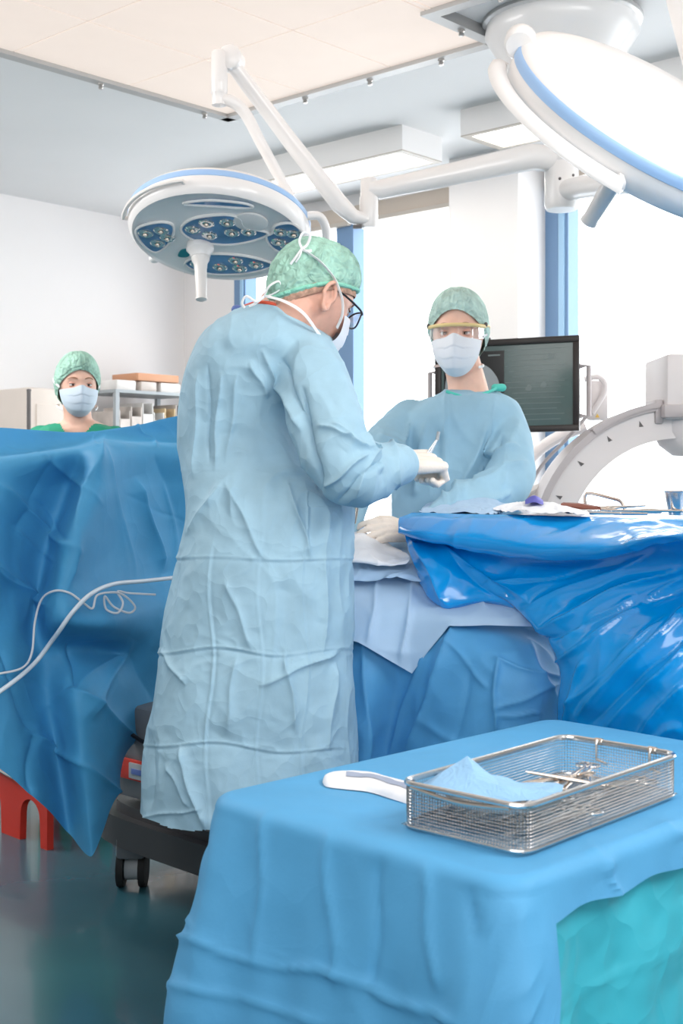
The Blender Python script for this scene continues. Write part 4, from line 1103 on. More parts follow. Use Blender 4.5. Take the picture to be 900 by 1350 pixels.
# cloth: rounded rectangle outline swept outward and down
def rrect(x0, x1, y0, y1, r, n):
    pts = []
    for (cx, cy, a0) in ((x1 - r, y1 - r, 0), (x0 + r, y1 - r, PI / 2), (x0 + r, y0 + r, PI), (x1 - r, y0 + r, 3 * PI / 2)):
        pts += [(cx + r * math.cos(a0 + PI / 2 * k / 14), cy + r * math.sin(a0 + PI / 2 * k / 14)) for k in range(15)]
    P_ = np.array(pts + pts[:1]); L = np.concatenate([[0], np.cumsum(np.linalg.norm(np.diff(P_, axis=0), axis=1))])
    t = np.linspace(0, L[-1], n, endpoint=False)
    return np.stack([np.interp(t, L, P_[:, 0]), np.interp(t, L, P_[:, 1])], 1)
NR = 420
out = rrect(0, TF1, 0, TF2, 0.03, NR)
cen2 = np.array((TF1 / 2, TF2 / 2))
tan = np.roll(out, -1, 0) - np.roll(out, 1, 0); tan /= np.linalg.norm(tan, axis=1)[:, None]
nrm = np.stack([tan[:, 1], -tan[:, 0]], 1)
if ((out - cen2) * nrm).sum() < 0: nrm = -nrm
def cloth(drop_i, flare, z_top, lift, drop=0.56, seed=0.0, wav=0.012, rr=0.022, amp=1.0):
    drop_i = np.broadcast_to(np.asarray(drop_i, float), (NR,))
    G = []
    th = np.linspace(0, 2 * PI, NR, endpoint=False)
    s_arc = np.arange(NR) / NR
    for k in range(14):            # top, from the centre outwards
        f = k / 13.0
        p = cen2 + (out - cen2) * f * 0.985
        q = np.stack([p[:, 0], p[:, 1], np.full(NR, z_top + lift)], 1)
        q[:, 2] += 0.0018 * noise(np.stack([p[:, 0] * 6, p[:, 1] * 6, np.full(NR, seed)], 1)) * min(1, f * 3)
        G.append(q)
    for k in range(1, 7):
        a = PI / 2 * k / 6
        p = cen2 + (out - cen2) * 0.985 + nrm * (rr * math.sin(a))
        z = z_top + lift - rr * (1 - math.cos(a))
        G.append(np.stack([p[:, 0], p[:, 1], np.full(NR, z)], 1))
    base = cen2 + (out - cen2) * 0.985 + nrm * rr
    M_ = 90
    corner = np.zeros(NR)
    for (cx, cy) in ((0, 0), (TF1, 0), (0, TF2), (TF1, TF2)):
        d = np.linalg.norm(out - np.array((cx, cy)), axis=1)
        corner = np.maximum(corner, np.exp(-(d / 0.07) ** 2))
    for k in range(1, M_ + 1):
        f = k / M_ * drop_i / drop
        z = z_top + lift - rr - f * drop
        w = wav * f * (np.sin(s_arc * 2 * PI * 13 + seed) + 0.6 * np.sin(s_arc * 2 * PI * 29 + 2 * seed))
        d = flare * f + w + corner * (0.06 * f ** 0.8)
        pn = np.stack([base[:, 0] * 5, base[:, 1] * 5, z * 5 + seed], 1)
        d = d + amp * np.minimum(1, f * 6) * (0.006 * noise(pn * 1.3) + 0.003 * ridged(pn * np.array((1.5, 1.5, 1.4)), 0.7))
        # pressed horizontal folds
        for zf in (0.16, 0.42):
            d = d + 0.0025 * np.exp(-abs(f * drop - zf - 0.006 * np.sin(s_arc * 40 + zf * 9)) / 0.003)
        p = base + nrm * d[:, None]
        G.append(np.stack([p[:, 0], p[:, 1], z * np.ones(NR)], 1))
    return np.array(G)
# the upper cloth hangs only a short way on the right-hand side, with a slanting border to the near corner
dr_i = np.full(NR, 0.56)
for i in range(NR):
    x, y = out[i]
    if nrm[i][1] > 0.30:
        dr_i[i] = min(0.56, 0.034 + 0.003 * math.sin(x * 40) + max(0.0, 0.040 - x) * 8.0)
Gc = cloth(dr_i, 0.07, ZF, 0.006, wav=0.008)
Gt = cloth(0.60, -0.004, ZF, -0.006, seed=3.0, wav=0.008, rr=0.008, amp=0.7)
def to_world(G):
    Gw = G.copy()
    Gw[..., 0] = Ac.x + G[..., 0] * f1.x + G[..., 1] * f2.x
    Gw[..., 1] = Ac.y + G[..., 0] * f1.y + G[..., 1] * f2.y
    return Gw
W = to_world(Gc)
U = px_of(W); NW = grid_normals(np.concatenate([W, W[:, :1]], 1))[:, :-1]
sg = np.sign((NW[40:60] * (W[40:60] - np.array((Ac.x + 0.3, Ac.y, 0.5)))).sum())
dd = np.zeros(W.shape[:2])
for a, b, w, h in [((200, 1225), (330, 1265), 5, .006), ((330, 1265), (470, 1292), 5, .007), ((480, 1300), (600, 1350), 6, .007), ((205, 1290), (420, 1345), 5, .005), ((560, 1150), (575, 1300), 9, .006), ((430, 1110), (445, 1290), 10, .006), ((350, 1085), (340, 1260), 9, .006),
                   ((620, 1180), (640, 1340), 8, -.006), ((500, 1140), (490, 1300), 8, -.005), ((270, 1080), (235, 1300), 8, -.006), ((690, 1200), (700, 1350), 4, .006), ((800, 1135), (815, 1190), 5, .005), ((770, 1100), (800, 1150), 8, .003), ((860, 1080), (900, 1100), 8, .003)]:
    dd += 1.5 * h * fold_line(U, a, b, w * 0.8, 3.0)
dd[:14] *= 0.4
W = W + NW * dd[..., None] * sg
tag(MB().grid(W, True).build('table_cloth', 'drape_table', angle=180), 'light blue cloth covering the table in front', 'drape')
tag(MB().grid(to_world(Gt), True).build('under_sheet', 'drape_teal', angle=180), 'turquoise plastic sheet hanging below the light blue table cloth', 'drape')

# ------------------------------------------------------------------ wire basket
def tp(px, py, h=0.0):
    D = F * (CZ - ZF - 0.008 - h) / (py - HY)
    return P(px, py, D)
bl0, bf0, br0 = tp(537, 1088), tp(690, 1131), tp(895, 1050)
gx = (br0 - bf0); BLen = gx.length; gx.normalize()
gy = (bl0 - bf0); gy = (gy - gx * gy.dot(gx)); BWid = gy.length; gy.normalize()
BH = 0.062
AK = Matrix((gx, gy, Vector((0, 0, 1)))).transposed()
def kl(x, y, z): return bf0 + AK @ Vector((x, y, z))
bk = thing('wire_basket', kl(BLen / 2, BWid / 2, 0), 'rectangular steel wire mesh instrument basket on the light blue cloth', 'basket')
rad = 0.022
def loop(z, inset=0.0, n=96):
    o = rrect(inset, BLen - inset, inset, BWid - inset, rad, n)
    return [kl(x, y, z) for x, y in o]
MB().tube(loop(BH), 0.0042, 8, closed=True).build('top_rim', 'steel', bk)
MB().tube(loop(0.005), 0.0026, 8, closed=True).build('bottom_rim', 'steel', bk)
def thin(mb, a, b, r=0.00055):
    return mb.tube([a, b], r, 4, caps=False)
nper = 260
o = rrect(0, BLen, 0, BWid, rad, nper)
mb = MB()
for i in range(nper): thin(mb, kl(o[i][0], o[i][1], 0.005), kl(o[i][0], o[i][1], BH))
for k in range(1, 13):
    mb.tube([kl(x, y, 0.005 + (BH - 0.005) * k / 13) for x, y in rrect(0, BLen, 0, BWid, rad, 80)], 0.00055, 4, closed=True)
w_ = mb.build('side_mesh', 'steel', bk); w_['kind'] = 'stuff'
mb = MB()
for k in range(int(BLen / 0.0045)): thin(mb, kl(0.0045 * (k + 1), 0.002, 0.004), kl(0.0045 * (k + 1), BWid - 0.002, 0.004))
for k in range(int(BWid / 0.0045)): thin(mb, kl(0.002, 0.0045 * (k + 1), 0.005), kl(BLen - 0.002, 0.0045 * (k + 1), 0.005))
w_ = mb.build('floor_mesh', 'steel', bk); w_['kind'] = 'stuff'
for x in (BLen - 0.0,):
    for yy in (BWid * 0.22, BWid * 0.68):
        MB().tube([kl(x - 0.004, yy, BH + 0.003), kl(x - 0.008, yy, BH - 0.004), kl(x - 0.008, yy, BH - 0.026), kl(x - 0.010, yy - 0.02, BH - 0.03)], 0.0022, 8).build('handle_wire', 'steel', bk)
        MB().tube([kl(x, yy - 0.006, BH), kl(x, yy + 0.006, BH)], 0.0058, 10).build('handle_clip', 'steel_warm', bk)
MB().tube([kl(-0.001, 0.02, BH - 0.004), kl(-0.003, BWid * 0.5, BH - 0.010), kl(-0.001, BWid - 0.02, BH - 0.004)], 0.003, 8, smooth=16).build('carry_handle', 'steel_warm', bk)
# instruments inside
G_B = 'instruments in the wire basket'
yawk = math.atan2(gx.y, gx.x)
places = ('against the left side', 'second from the left side', 'third from the left side', 'in the middle of the row', 'fourth from the front side', 'third from the front side', 'second from the front side', 'against the front side')
for k in range(8):
    y = BWid * (0.90 - 0.80 * k / 7)
    hemostat(kl(0.10 + 0.006 * (k % 3), y, 0.010 + 0.008 * (k % 3)), yawk + PI + 0.04 * (k % 3 - 1), 0.155, 'steel clamp in the near half of the basket, ' + places[k], G_B, 0.04, 'steel')
hemostat(kl(BLen * 0.56, BWid * 0.62, 0.030), yawk + 2.5, 0.15, 'steel clamp with upturned rings beside the blue wrap in the basket', G_B, 0.3, 'steel_warm', 0.4, 0.1)
hemostat(kl(BLen * 0.70, BWid * 0.55, 0.026), yawk + 0.25, 0.17, 'long steel clamp slanting across the far half of the basket', G_B, 0.12, 'steel_warm', 0.2)
hemostat(kl(BLen * 0.62, BWid * 0.45, 0.034), yawk + 2.0, 0.14, 'steel clamp lying crosswise behind the blue wrap in the basket', G_B, 0.35, 'steel_warm', 0.3, -0.1)
hemostat(kl(BLen * 0.84, BWid * 0.60, 0.020), yawk + PI + 0.5, 0.15, 'steel clamp in the far corner of the basket by the wire handle', G_B, 0.25, 'steel')
hemostat(kl(BLen * 0.78, BWid * 0.35, 0.016), yawk + PI - 0.35, 0.16, 'steel clamp with rings at the far right of the basket', G_B, 0.18, 'steel')
hemostat(kl(BLen * 0.66, BWid * 0.28, 0.012), yawk + 0.1, 0.16, 'steel clamp lying low along the right side of the basket', G_B, 0.08, 'steel')
# steel dish rim and blue wrap
dish = [kl(*p) for p in ((0.006, BWid - 0.03, 0.057), (0.02, BWid * 0.5, 0.046), (0.045, 0.035, 0.046), (0.10, 0.012, 0.054))]
tag(MB().tube(dish, 0.0075, 10, smooth=24, flat=(0.3, 1)).build('retractor', 'steel'), 'curved steel blade along the near end of the basket', 'surgical instrument', G_B)
wr = [
 [(556, 1034, .050), (575, 1022, .056), (600, 1012, .062), (640, 1022, .054), (680, 1030, .05), (735, 1034, .050)],
 [(560, 1042, .052), (582, 1018, .072), (616, 996, .094), (645, 1020, .068), (690, 1032, .056), (742, 1036, .056)],
 [(572, 1050, .052), (590, 1040, .060), (628, 1028, .070), (660, 1036, .064), (700, 1042, .056), (740, 1048, .052)],
 [(580, 1056, .047), (606, 1054, .048), (640, 1054, .048), (672, 1056, .047), (702, 1056, .047), (738, 1055, .045)],
]
A = np.array([[list(tp(x, y, h)) for x, y, h in row] for row in wr], float)
# facets: linear one way, smooth the other
def lin0(A, m):
    K = A.shape[0]; t = np.linspace(0, K - 1, m); i = np.minimum(t.astype(int), K - 2); f = (t - i)[:, None, None]
    return A[i] * (1 - f) + A[i + 1] * f
Gw = lin(lin0(A, 31), 41)
Gw += 0.0025 * noise(Gw.reshape(-1, 3) * 45).reshape(Gw.shape[:2])[..., None] * np.array((0.5, -0.5, 1))
tag(MB().grid(Gw).build('blue_wrap', 'wrap_blue', angle=25), 'light blue folded wrap with a raised point in the basket', 'wrap')
# rolled white cloth
cl = thing('rolled_cloth', tp(485, 1045), 'white folded cloth with a grey stripe beside the basket', 'cloth')
rw = [(425, 1031), (430, 1031), (450, 1031), (485, 1034), (512, 1041), (540, 1049)]
rows = []
for s_, hh in ((-1, 0.0), (-0.8, 0.008), (-0.3, 0.014), (0.3, 0.014), (0.8, 0.008), (1, 0.0)):
    rows.append([list(tp(x, y + (0.6, 6, 9, 10, 11, 12)[i] * s_, 0.0) + Vector((0, 0, hh * (0.1, 0.7, 1, 1, 1, 1)[i]))) for i, (x, y) in enumerate(rw)])
Gr = cr(cr(np.array(rows, float), 30).transpose(1, 0, 2), 60).transpose(1, 0, 2)
Gr[..., 2] += 0.0025 * noise(Gr.reshape(-1, 3) * 40).reshape(Gr.shape[:2]) * np.sin(np.linspace(0, PI, 30))[:, None]
mb = MB().grid(Gr); mb.build('roll', 'towel', cl, angle=180)
Gs_ = Gr[14:19, 26:58].copy(); Gs_[..., 2] += 0.0012
MB().grid(Gs_).build('stripe', 'grey_stripe', cl, angle=180)

# ------------------------------------------------------------------ people
def gauss(x, c, w): return np.exp(-((x - c) / w) ** 2)
def head_points(nu=84, nv=64):
    th = np.linspace(0.02, PI - 0.02, nv)[:, None]; ph = np.linspace(0, 2 * PI, nu, endpoint=False)[None, :]
    dx = np.sin(th) * np.sin(ph); dy = np.sin(th) * np.cos(ph); dz = np.cos(th) * np.ones_like(ph)
    x = 0.076 * dx; y = 0.099 * dy; z = 0.122 * dz
    t = np.clip(-dz, 0, 1)
    x = x * (1 - 0.30 * t ** 1.5)
    back = np.clip(-dy, 0, 1)
    y = y * (1 - 0.42 * t ** 1.2 * back ** 0.5)
    fr = np.clip(dy, 0, 1) ** 0.6
    y = y - 0.006 * fr * gauss(z, 0.05, 0.05) * 0 
    f = np.clip((dy - 0.15) / 0.3, 0, 1)
    y = y + f * (0.005 * gauss(z, 0.026, 0.012) * (1 - np.abs(x) / 0.09)
                 - 0.011 * (gauss(x, 0.031, 0.016) + gauss(x, -0.031, 0.016)) * gauss(z, 0.002, 0.013)
                 + 0.026 * gauss(x, 0, 0.010 + 0.004 * np.clip(-z / 0.04, 0, 1)) * np.clip((0.012 - z) / 0.052, 0, 1) * (z > -0.044) 
                 + 0.006 * (gauss(x, 0.04, 0.02) + gauss(x, -0.04, 0.02)) * gauss(z, -0.03, 0.02)
                 + 0.006 * gauss(x, 0, 0.026) * gauss(z, -0.068, 0.010) + 0.008 * gauss(x, 0, 0.022) * gauss(z, -0.102, 0.014))
    return np.stack([x, y, z], 2)
HEAD = head_points()

def wrinkle_cap(front, side, back, puff, seed, M, nu=120, nv=60, flop=0.0):
    ph = np.linspace(0, 2 * PI, nu, endpoint=False)
    c = np.cos(ph)
    zedge = np.where(c > 0, side + (front - side) * np.clip(c, 0, 1) ** 0.85, side + (back - side) * np.abs(c) ** 1.3)
    tmax = np.arccos(np.clip(zedge / 0.128, -0.9, 0.95))
    G = []
    for k in range(nv + 1):
        f = k / nv
        th = tmax * f + 0.001
        dx = np.sin(th) * np.sin(ph); dy = np.sin(th) * np.cos(ph); dz = np.cos(th)
        r = 1.03 + puff * np.sin(PI * min(f, 1) ** 1.3) ** 0.7 * (1 + flop * np.clip(-dy, 0, 1))
        if f > 0.93: r = 1.03 + 0.02 * math.sin((f - 0.93) / 0.07 * PI)
        p = np.stack([0.079 * dx, 0.103 * dy, 0.128 * dz], 1) * (r if np.ndim(r) == 0 else np.asarray(r)[:, None])
        q = np.stack([ph * 0 + np.sin(ph) * 5, np.cos(ph) * 5, th * 3 + seed], 1)
        w = 0.0035 * ridged(q * np.array((1.2, 1.2, 0.7)), 0.6) + 0.002 * np.sin(ph * 34 + 4 * noise(q)) * f ** 2
        d = np.stack([dx, dy, dz], 1)
        p = p + d * (w * min(1, f * 3) * (1 if f < 0.97 else 0.4))[:, None]
        G.append(p)
    G = np.array(G)
    return [[M @ Vector(p) for p in row] for row in G], ph, tmax

def np_rows(rows): return np.array([[list(p) for p in r] for r in rows], float)

def mask_grid(M, top=-0.012, bottom=-0.128, ext=1.22, nose=0.012, nu=60, nv=44):
    rows = []
    for j in range(nv + 1):
        v = j / nv
        row = []
        for i in range(nu + 1):
            u = -1 + 2 * i / nu
            a = u * ext * (1 - 0.12 * v)
            A_ = 0.083 * (1 - 0.10 * v - 0.20 * v ** 3); B_ = 0.104 + 0.024 * math.sin(PI * (0.12 + 0.8 * v)) - 0.012 * v
            ridge = 0.010 * math.exp(-(u / 0.16) ** 2) * (1 - v) ** 0.7
            pl = 0.0028 * ((v * 3.6 + 0.12 * u * u) % 1.0) * (1 - u * u)
            z = top + (bottom - top) * (v - 0.10 * u * u * (v - 0.5) * 1.6) + nose * math.exp(-(u / 0.22) ** 2) * (1 - v) + 0.024 * u * u * v * v
            if v > 0.75: B_ -= 0.03 * ((v - 0.75) / 0.25) ** 2
            row.append(M @ Vector((A_ * math.sin(a), (B_ + ridge + pl) * math.cos(a) - 0.004, z)))
        rows.append(row)
    return rows

def add_head(mb, M):
    rows = [[M @ Vector(p) for p in r] for r in HEAD]
    mb.grid(np_rows(rows), True)
def add_ear(mb, M, s_):
    pts = []
    for k in range(24):
        a = 2 * PI * k / 24
        w = 0.0185 if math.sin(a) > -0.2 else 0.013
        pts.append(M @ Vector((s_ * (0.0765 + 0.012 + (0.006 if math.cos(a) < 0 else -0.006)), -0.012 + w * math.cos(a) * 1.05, -0.012 + 0.034 * math.sin(a))))
    mb.tube(pts, 0.0056, 8, closed=True)
    mb.ellipsoid(M @ Vector((s_ * 0.074, -0.008, -0.014)), (0.010, 0.013, 0.025), (M.to_3x3().normalized()))
    mb.ellipsoid(M @ Vector((s_ * 0.083, -0.004, -0.036)), (0.007, 0.009, 0.009), (M.to_3x3().normalized()))

def make_face(t, body, M, iris='iris', brow='brow', squint=0.5):
    for s_ in (-1, 1):
        c = Vector((s_ * 0.031, 0.0745, 0.001))
        MB().ellipsoid(M @ c, (0.0125, 0.0120, 0.0120), M.to_3x3().normalized()).build('eye', 'eye_white', body)
        MB().ellipsoid(M @ (c + Vector((0, 0.0085, -0.0005))), (0.0062, 0.0048, 0.0062), M.to_3x3().normalized()).build('iris', iris, body)
        for up in (1, -1):
            rows = []
            for j in range(6):
                row = []
                for i in range(13):
                    u = -1 + i / 6
                    el = up * (0.25 + squint * 0.0 + (1.25 - 0.25) * j / 5) if up > 0 else -(0.38 + 0.9 * j / 5)
                    el2 = el * (1 - 0.0 * u)
                    lid = 0.0142
                    yy = lid * math.cos(el2) * math.cos(u * 1.15); xx = 0.0158 * math.sin(u * 1.15); zz = lid * math.sin(el2) * (0.55 + 0.45 * math.cos(u * 1.3))
                    row.append(M @ (c + Vector((xx, yy, zz))))
                rows.append(row)
            MB().grid(np_rows(rows)).build('eyelid', 'skin_lid', body, angle=180)
        MB().tube([M @ (c + Vector((0.0155 * math.sin(u), 0.0146 * math.cos(0.27) * math.cos(u) + 0.0004, 0.0146 * math.sin(0.27) * (0.55 + 0.45 * math.cos(u * 1.1))))) for u in np.linspace(-1.1, 1.1, 11)], 0.0011, 6).build('lashes', 'hair', body)
        br = [M @ Vector((s_ * x, y, z)) for x, y, z in ((0.014, 0.0985, 0.023), (0.026, 0.0975, 0.0285), (0.040, 0.089, 0.0285), (0.052, 0.076, 0.022))]
        MB().tube(br, [0.0016, 0.0024, 0.002, 0.001], 8, smooth=14, flat=(0.7, 1)).build('eyebrow', brow, body)
mat('hair_short', (0.50, 0.30, 0.22), 0.8, vary=0.3, vary_scale=120)
mat('skin_lid', (0.74, 0.40, 0.31), 0.5)

def hand_mesh(M, side=1, curls=None, spread=0.06, thumb=None, k=1.0):
    """local: y along the fingers, x across (thumb at +x*side), z = back of the hand; origin at the wrist"""
    mb = MB()
    f = lambda x, y, z: M @ Vector((x * side * k, y * k, z * k))
    mb.limb([f(0, -0.03, 0), f(0, 0.005, 0)], [0.027 * k, 0.026 * k])
    for x in (-0.030, -0.010, 0.010, 0.028):
        mb.limb([f(x * 0.55, 0.005, 0.0), f(x * 0.85, 0.045, 0.002), f(x, 0.082, 0.002)], [0.017 * k, 0.0145 * k, 0.0115 * k])
    mb.limb([f(0.022, 0.02, -0.006), f(0.03, 0.045, -0.010)], [0.016 * k, 0.014 * k])
    lens = [(0.034, 0.022, 0.018), (0.042, 0.027, 0.021), (0.045, 0.029, 0.022), (0.041, 0.025, 0.021)]
    curls = curls or [(0.4, 0.5, 0.3)] * 4
    for i, x in enumerate((-0.030, -0.010, 0.010, 0.028)):
        p = Vector((x, 0.082 + (0.004 if i in (1, 2) else -0.003), 0.002)); sp = (i - 1.5) * spread
        a = 0.0; pts = [p.copy()]
        for L, c in zip(lens[i], curls[i]):
            a += c
            p = p + Vector((math.sin(sp) * math.cos(a), math.cos(sp) * math.cos(a), -math.sin(a))) * L
            pts.append(p.copy())
        mb.limb([f(*q) for q in pts], [0.0098 * k, 0.0092 * k, 0.0086 * k, 0.0072 * k])
    th = thumb or [(0.028, 0.030, -0.006), (0.048, 0.058, -0.018), (0.052, 0.086, -0.030), (0.044, 0.108, -0.040)]
    mb.limb([f(*q) for q in th], [0.0135 * k, 0.0115 * k, 0.0102 * k, 0.0085 * k])
    return remesh(mb, 0.0028, 4)

def gown_detail(me, fn_extra=None, a1=0.006, a2=0.004, s1=7.0, s2=16.0):
    co = get_co(me); no = get_no(me)
    d = a1 * noise(co * s1) + a2 * ridged(co * np.array((s2, s2, s2 * 0.55)), 0.9)
    if fn_extra is not None: d = d + fn_extra(co, no)
    set_co(me, co + no * d[:, None])

def pxpy(co):
    return np.stack([450 + co[:, 0] * F / co[:, 1], HY - (co[:, 2] - CZ) * F / co[:, 1]], 1)

def torso_loft(secs, n=72, rows=160, power=2.4):
    """secs: (py, xl, xr, D, half depth)"""
    A = cr(np.array(secs, float), rows)
    G = []
    for (py, xl, xr, D, hd) in A:
        row = []
        s_ = D / F
        cx = ((xl + xr) / 2 - 450) * s_; hw = (xr - xl) / 2 * s_; z = CZ - (py - HY) * s_
        for i in range(n):
            a = 2 * PI * i / n
            c, s = math.cos(a), math.sin(a)
            row.append((cx + hw * math.copysign(abs(c) ** (2 / power), c), D + hd * math.copysign(abs(s) ** (2 / power), s), z))
        G.append(row)
    mb = MB(); g = np.array(G, float)
    mb.grid(g, True)
    k = len(mb.v)
    mb.f.append(tuple(range(n))); mb.f.append(tuple(reversed(range(k - n, k))))
    return mb

def legs(t, hip, m, dirv, zhem, spread=0.10, shoes='machine'):
    side = Vector((-dirv.y, dirv.x, 0))
    for s_ in (-1, 1):
        h = Vector((hip.x, hip.y, 0)) + side * s_ * spread
        MB().limb([h + Vector((0, 0, 0.80)), h + Vector((0, 0, 0.45)), h + Vector((0, 0, 0.10))], [0.085, 0.07, 0.062], 18, 12).build('trouser_leg', m, t)
        rows = []
        G = []
        for k, (y, w, hgt) in enumerate(((-0.09, 0.026, 0.05), (-0.07, 0.036, 0.075), (0.0, 0.038, 0.085), (0.06, 0.042, 0.06), (0.12, 0.042, 0.05), (0.155, 0.03, 0.04), (0.17, 0.01, 0.03))):
            G.append([h + dirv * y + side * (w * math.cos(a)) + Vector((0, 0, max(0.002, hgt * (0.5 + 0.5 * math.sin(a))))) for a in np.linspace(0, 2 * PI, 20, endpoint=False)])
        mb = MB(); mb.grid(cr(np_rows(G), 24), True); mb.build('shoe', shoes, t)

# ================= surgeon seen from behind
D1 = 2.95
yaw1 = math.radians(-53); R1 = Matrix.Rotation(yaw1, 4, 'Z') @ Matrix.Rotation(math.radians(-24), 4, 'X') @ Matrix.Rotation(math.radians(4), 4, 'Y')
ear = P(431, 391, D1 - 0.09)
H1 = Matrix.Translation(ear - (R1.to_3x3() @ Vector((0.082, -0.012, -0.012)))) @ R1
s1 = thing('person', Vector((-0.19, D1, 0)), 'surgeon in a long pale blue gown seen from behind, looking down with forceps in hand', 'person')
mb = MB()
add_head(mb, H1); add_ear(mb, H1, 1); add_ear(mb, H1, -1)
nk0 = P(362, 440, D1 + 0.02); nk1 = H1 @ Vector((0, -0.028, -0.055))
mb.limb([P(355, 480, D1 + .02), nk0, P(385, 405, D1), nk1], [0.085, 0.078, 0.072, 0.068], 20, 12)
mb.ellipsoid(P(345, 560, D1 + .02), (0.13, 0.09, 0.22)); mb.ellipsoid(P(345, 740, D1 + .02), (0.12, 0.09, 0.2))
body1 = link('body', remesh(mb, 0.0033, 3), 'skin', s1, angle=180)
make_face(s1, body1, H1)
secs = [(402, 338, 388, D1 + .02, 0.06), (408, 318, 392, D1 + .02, 0.095), (420, 296, 406, D1 + .02, 0.125), (436, 272, 426, D1 + .02, 0.15), (460, 256, 438, D1 + .02, 0.17), (500, 242, 412, D1 + .02, 0.165), (560, 235, 396, D1 + .04, 0.16), (610, 238, 415, D1 + .04, 0.165),
        (660, 245, 460, D1 + .02, 0.19), (700, 243, 465, D1 + .02, 0.20), (770, 230, 464, D1 + .02, 0.21), (850, 216, 465, D1 + .02, 0.22), (940, 202, 467, D1 + .02, 0.23), (1020, 190, 471, D1 + .02, 0.235), (1092, 184, 474, D1 + .02, 0.24), (1125, 184, 476, D1 + .02, 0.24)]
mb = torso_loft(secs)
mb.limb([P(398, 462, D1 - .04), P(412, 500, D1 - .12), P(430, 555, D1 - .18), P(449, 612, D1 - .21), P(470, 628, D1 - .18), P(500, 620, D1 - .08), P(524, 613, D1 - .02)], [0.070, 0.078, 0.080, 0.074, 0.064, 0.055, 0.044], 22, 40)
# far arm, reaching to the patient
mb.limb([P(395, 460, D1 + .10), P(412, 540, D1 + .18), P(425, 640, D1 + .24), P(428, 690, D1 + .30)], [0.07, 0.075, 0.06, 0.045], 20, 24)
g1 = remesh(mb, 0.0056, 6, 0.5, 1)
def crease1(co, no):
    u = pxpy(co)
    d = np.zeros(len(co))
    front = (no[:, 1] < 0.5)
    arm = (u[:, 0] > 380) & (co[:, 1] < D1 - 0.12)
    skirt = np.clip((u[:, 1] - 470) / 60, 0, 1) * np.clip(0.55 + 0.9 * noise(co * 5 + 7.3), 0.12, 1.15) * np.where((u[:, 0] > 405 - (u[:, 1] < 560) * 20) & (u[:, 1] < 668), 0.0, 1.0)
    # pressed fold grid
    for y0, h in ((621, .0026), (736, .0034), (858, .0042), (985, .004)):
        yy = y0 + 5 * np.sin(u[:, 0] / 26.0) * (1 if y0 > 800 else 0.35) + 0.05 * (u[:, 0] - 340) * (1 if y0 > 900 else 0.2)
        s = u[:, 1] - yy
        d += skirt * h * (np.exp(-np.abs(s) / 1.3) - 0.8 * np.exp(-np.abs(s - 4) / 2.6))
    for x0, x1, h in ((285, 272, .0035), (402, 400, .0035), (345, 340, .002)):
        xx = x0 + (x1 - x0) * (u[:, 1] - 500) / 600.0 + 4 * np.sin(u[:, 1] / 33.0)
        s = u[:, 0] - xx
        d += skirt * h * (np.exp(-np.abs(s) / 1.2) - 0.7 * np.exp(-np.abs(s - 4) / 2.6))
    # pillowed cells
    d += skirt * 0.0025 * np.sin((u[:, 1] - 621) / 119.0 * PI) ** 2
    # diagonal folds
    for a, b, w, h in [((348, 470), (395, 560), 5, .012), ((372, 480), (402, 560), 5, -.012), ((330, 480), (352, 520), 4, .008), ((398, 520), (422, 640), 5, -.016), ((262, 500), (258, 620), 4, .008), ((290, 500), (283, 610), 4, .007), ((312, 500), (300, 600), 4, .006), ((275, 490), (276, 600), 3, -.006),
                       ((380, 640), (408, 730), 4, .009), ((300, 640), (345, 730), 7, .008), ((250, 700), (290, 640), 5, .007), ((215, 860), (245, 900), 4, .007), ((350, 900), (440, 860), 5, .008), ((240, 990), (268, 1085), 6, .014), ((225, 1010), (250, 1060), 4, .008),
                       ((205, 985), (200, 1060), 5, -.007), ((430, 690), (425, 850), 5, .008), ((440, 880), (430, 980), 5, .007), ((300, 770), (330, 850), 6, .006), ((375, 870), (390, 960), 5, .007), ((188, 1078), (262, 1066), 2, .006), ((310, 870), (300, 960), 6, .006),
                       ((440, 560), (480, 590), 4, .010), ((480, 575), (500, 620), 4, .012), ((430, 640), (480, 600), 4, .010), ((450, 655), (500, 605), 4, -.009), ((515, 585), (520, 640), 3, .009), ((495, 580), (470, 650), 4, .008), ((420, 560), (460, 575), 4, .008)]:
        d += 1.35 * h * fold_line(u, a, b, w * 0.8, 1.5) * front
    # crumples beside the pressed folds
    cr_ = sum(np.exp(-np.abs(u[:, 1] - y0) / 18.0) for y0 in (736, 865, 990))
    d += skirt * cr_ * 0.0035 * ridged(co * np.array((26, 26, 30)), 0.8)
    return d
gown_detail(g1, crease1, 0.006, 0.0042, 7, 12)
zh = P(250, 1094, D1 - .2).z
cut_below(g1, lambda c: c.z < zh + 0.004 * math.sin(c.x * 40))
gown1 = link('gown', g1, 'gown', s1, angle=180, fix=False)
legs(s1, Vector((-0.19, D1 + 0.03, 0)), 'green_scrub', Vector((0.8, 0.6, 0)), 0.4)
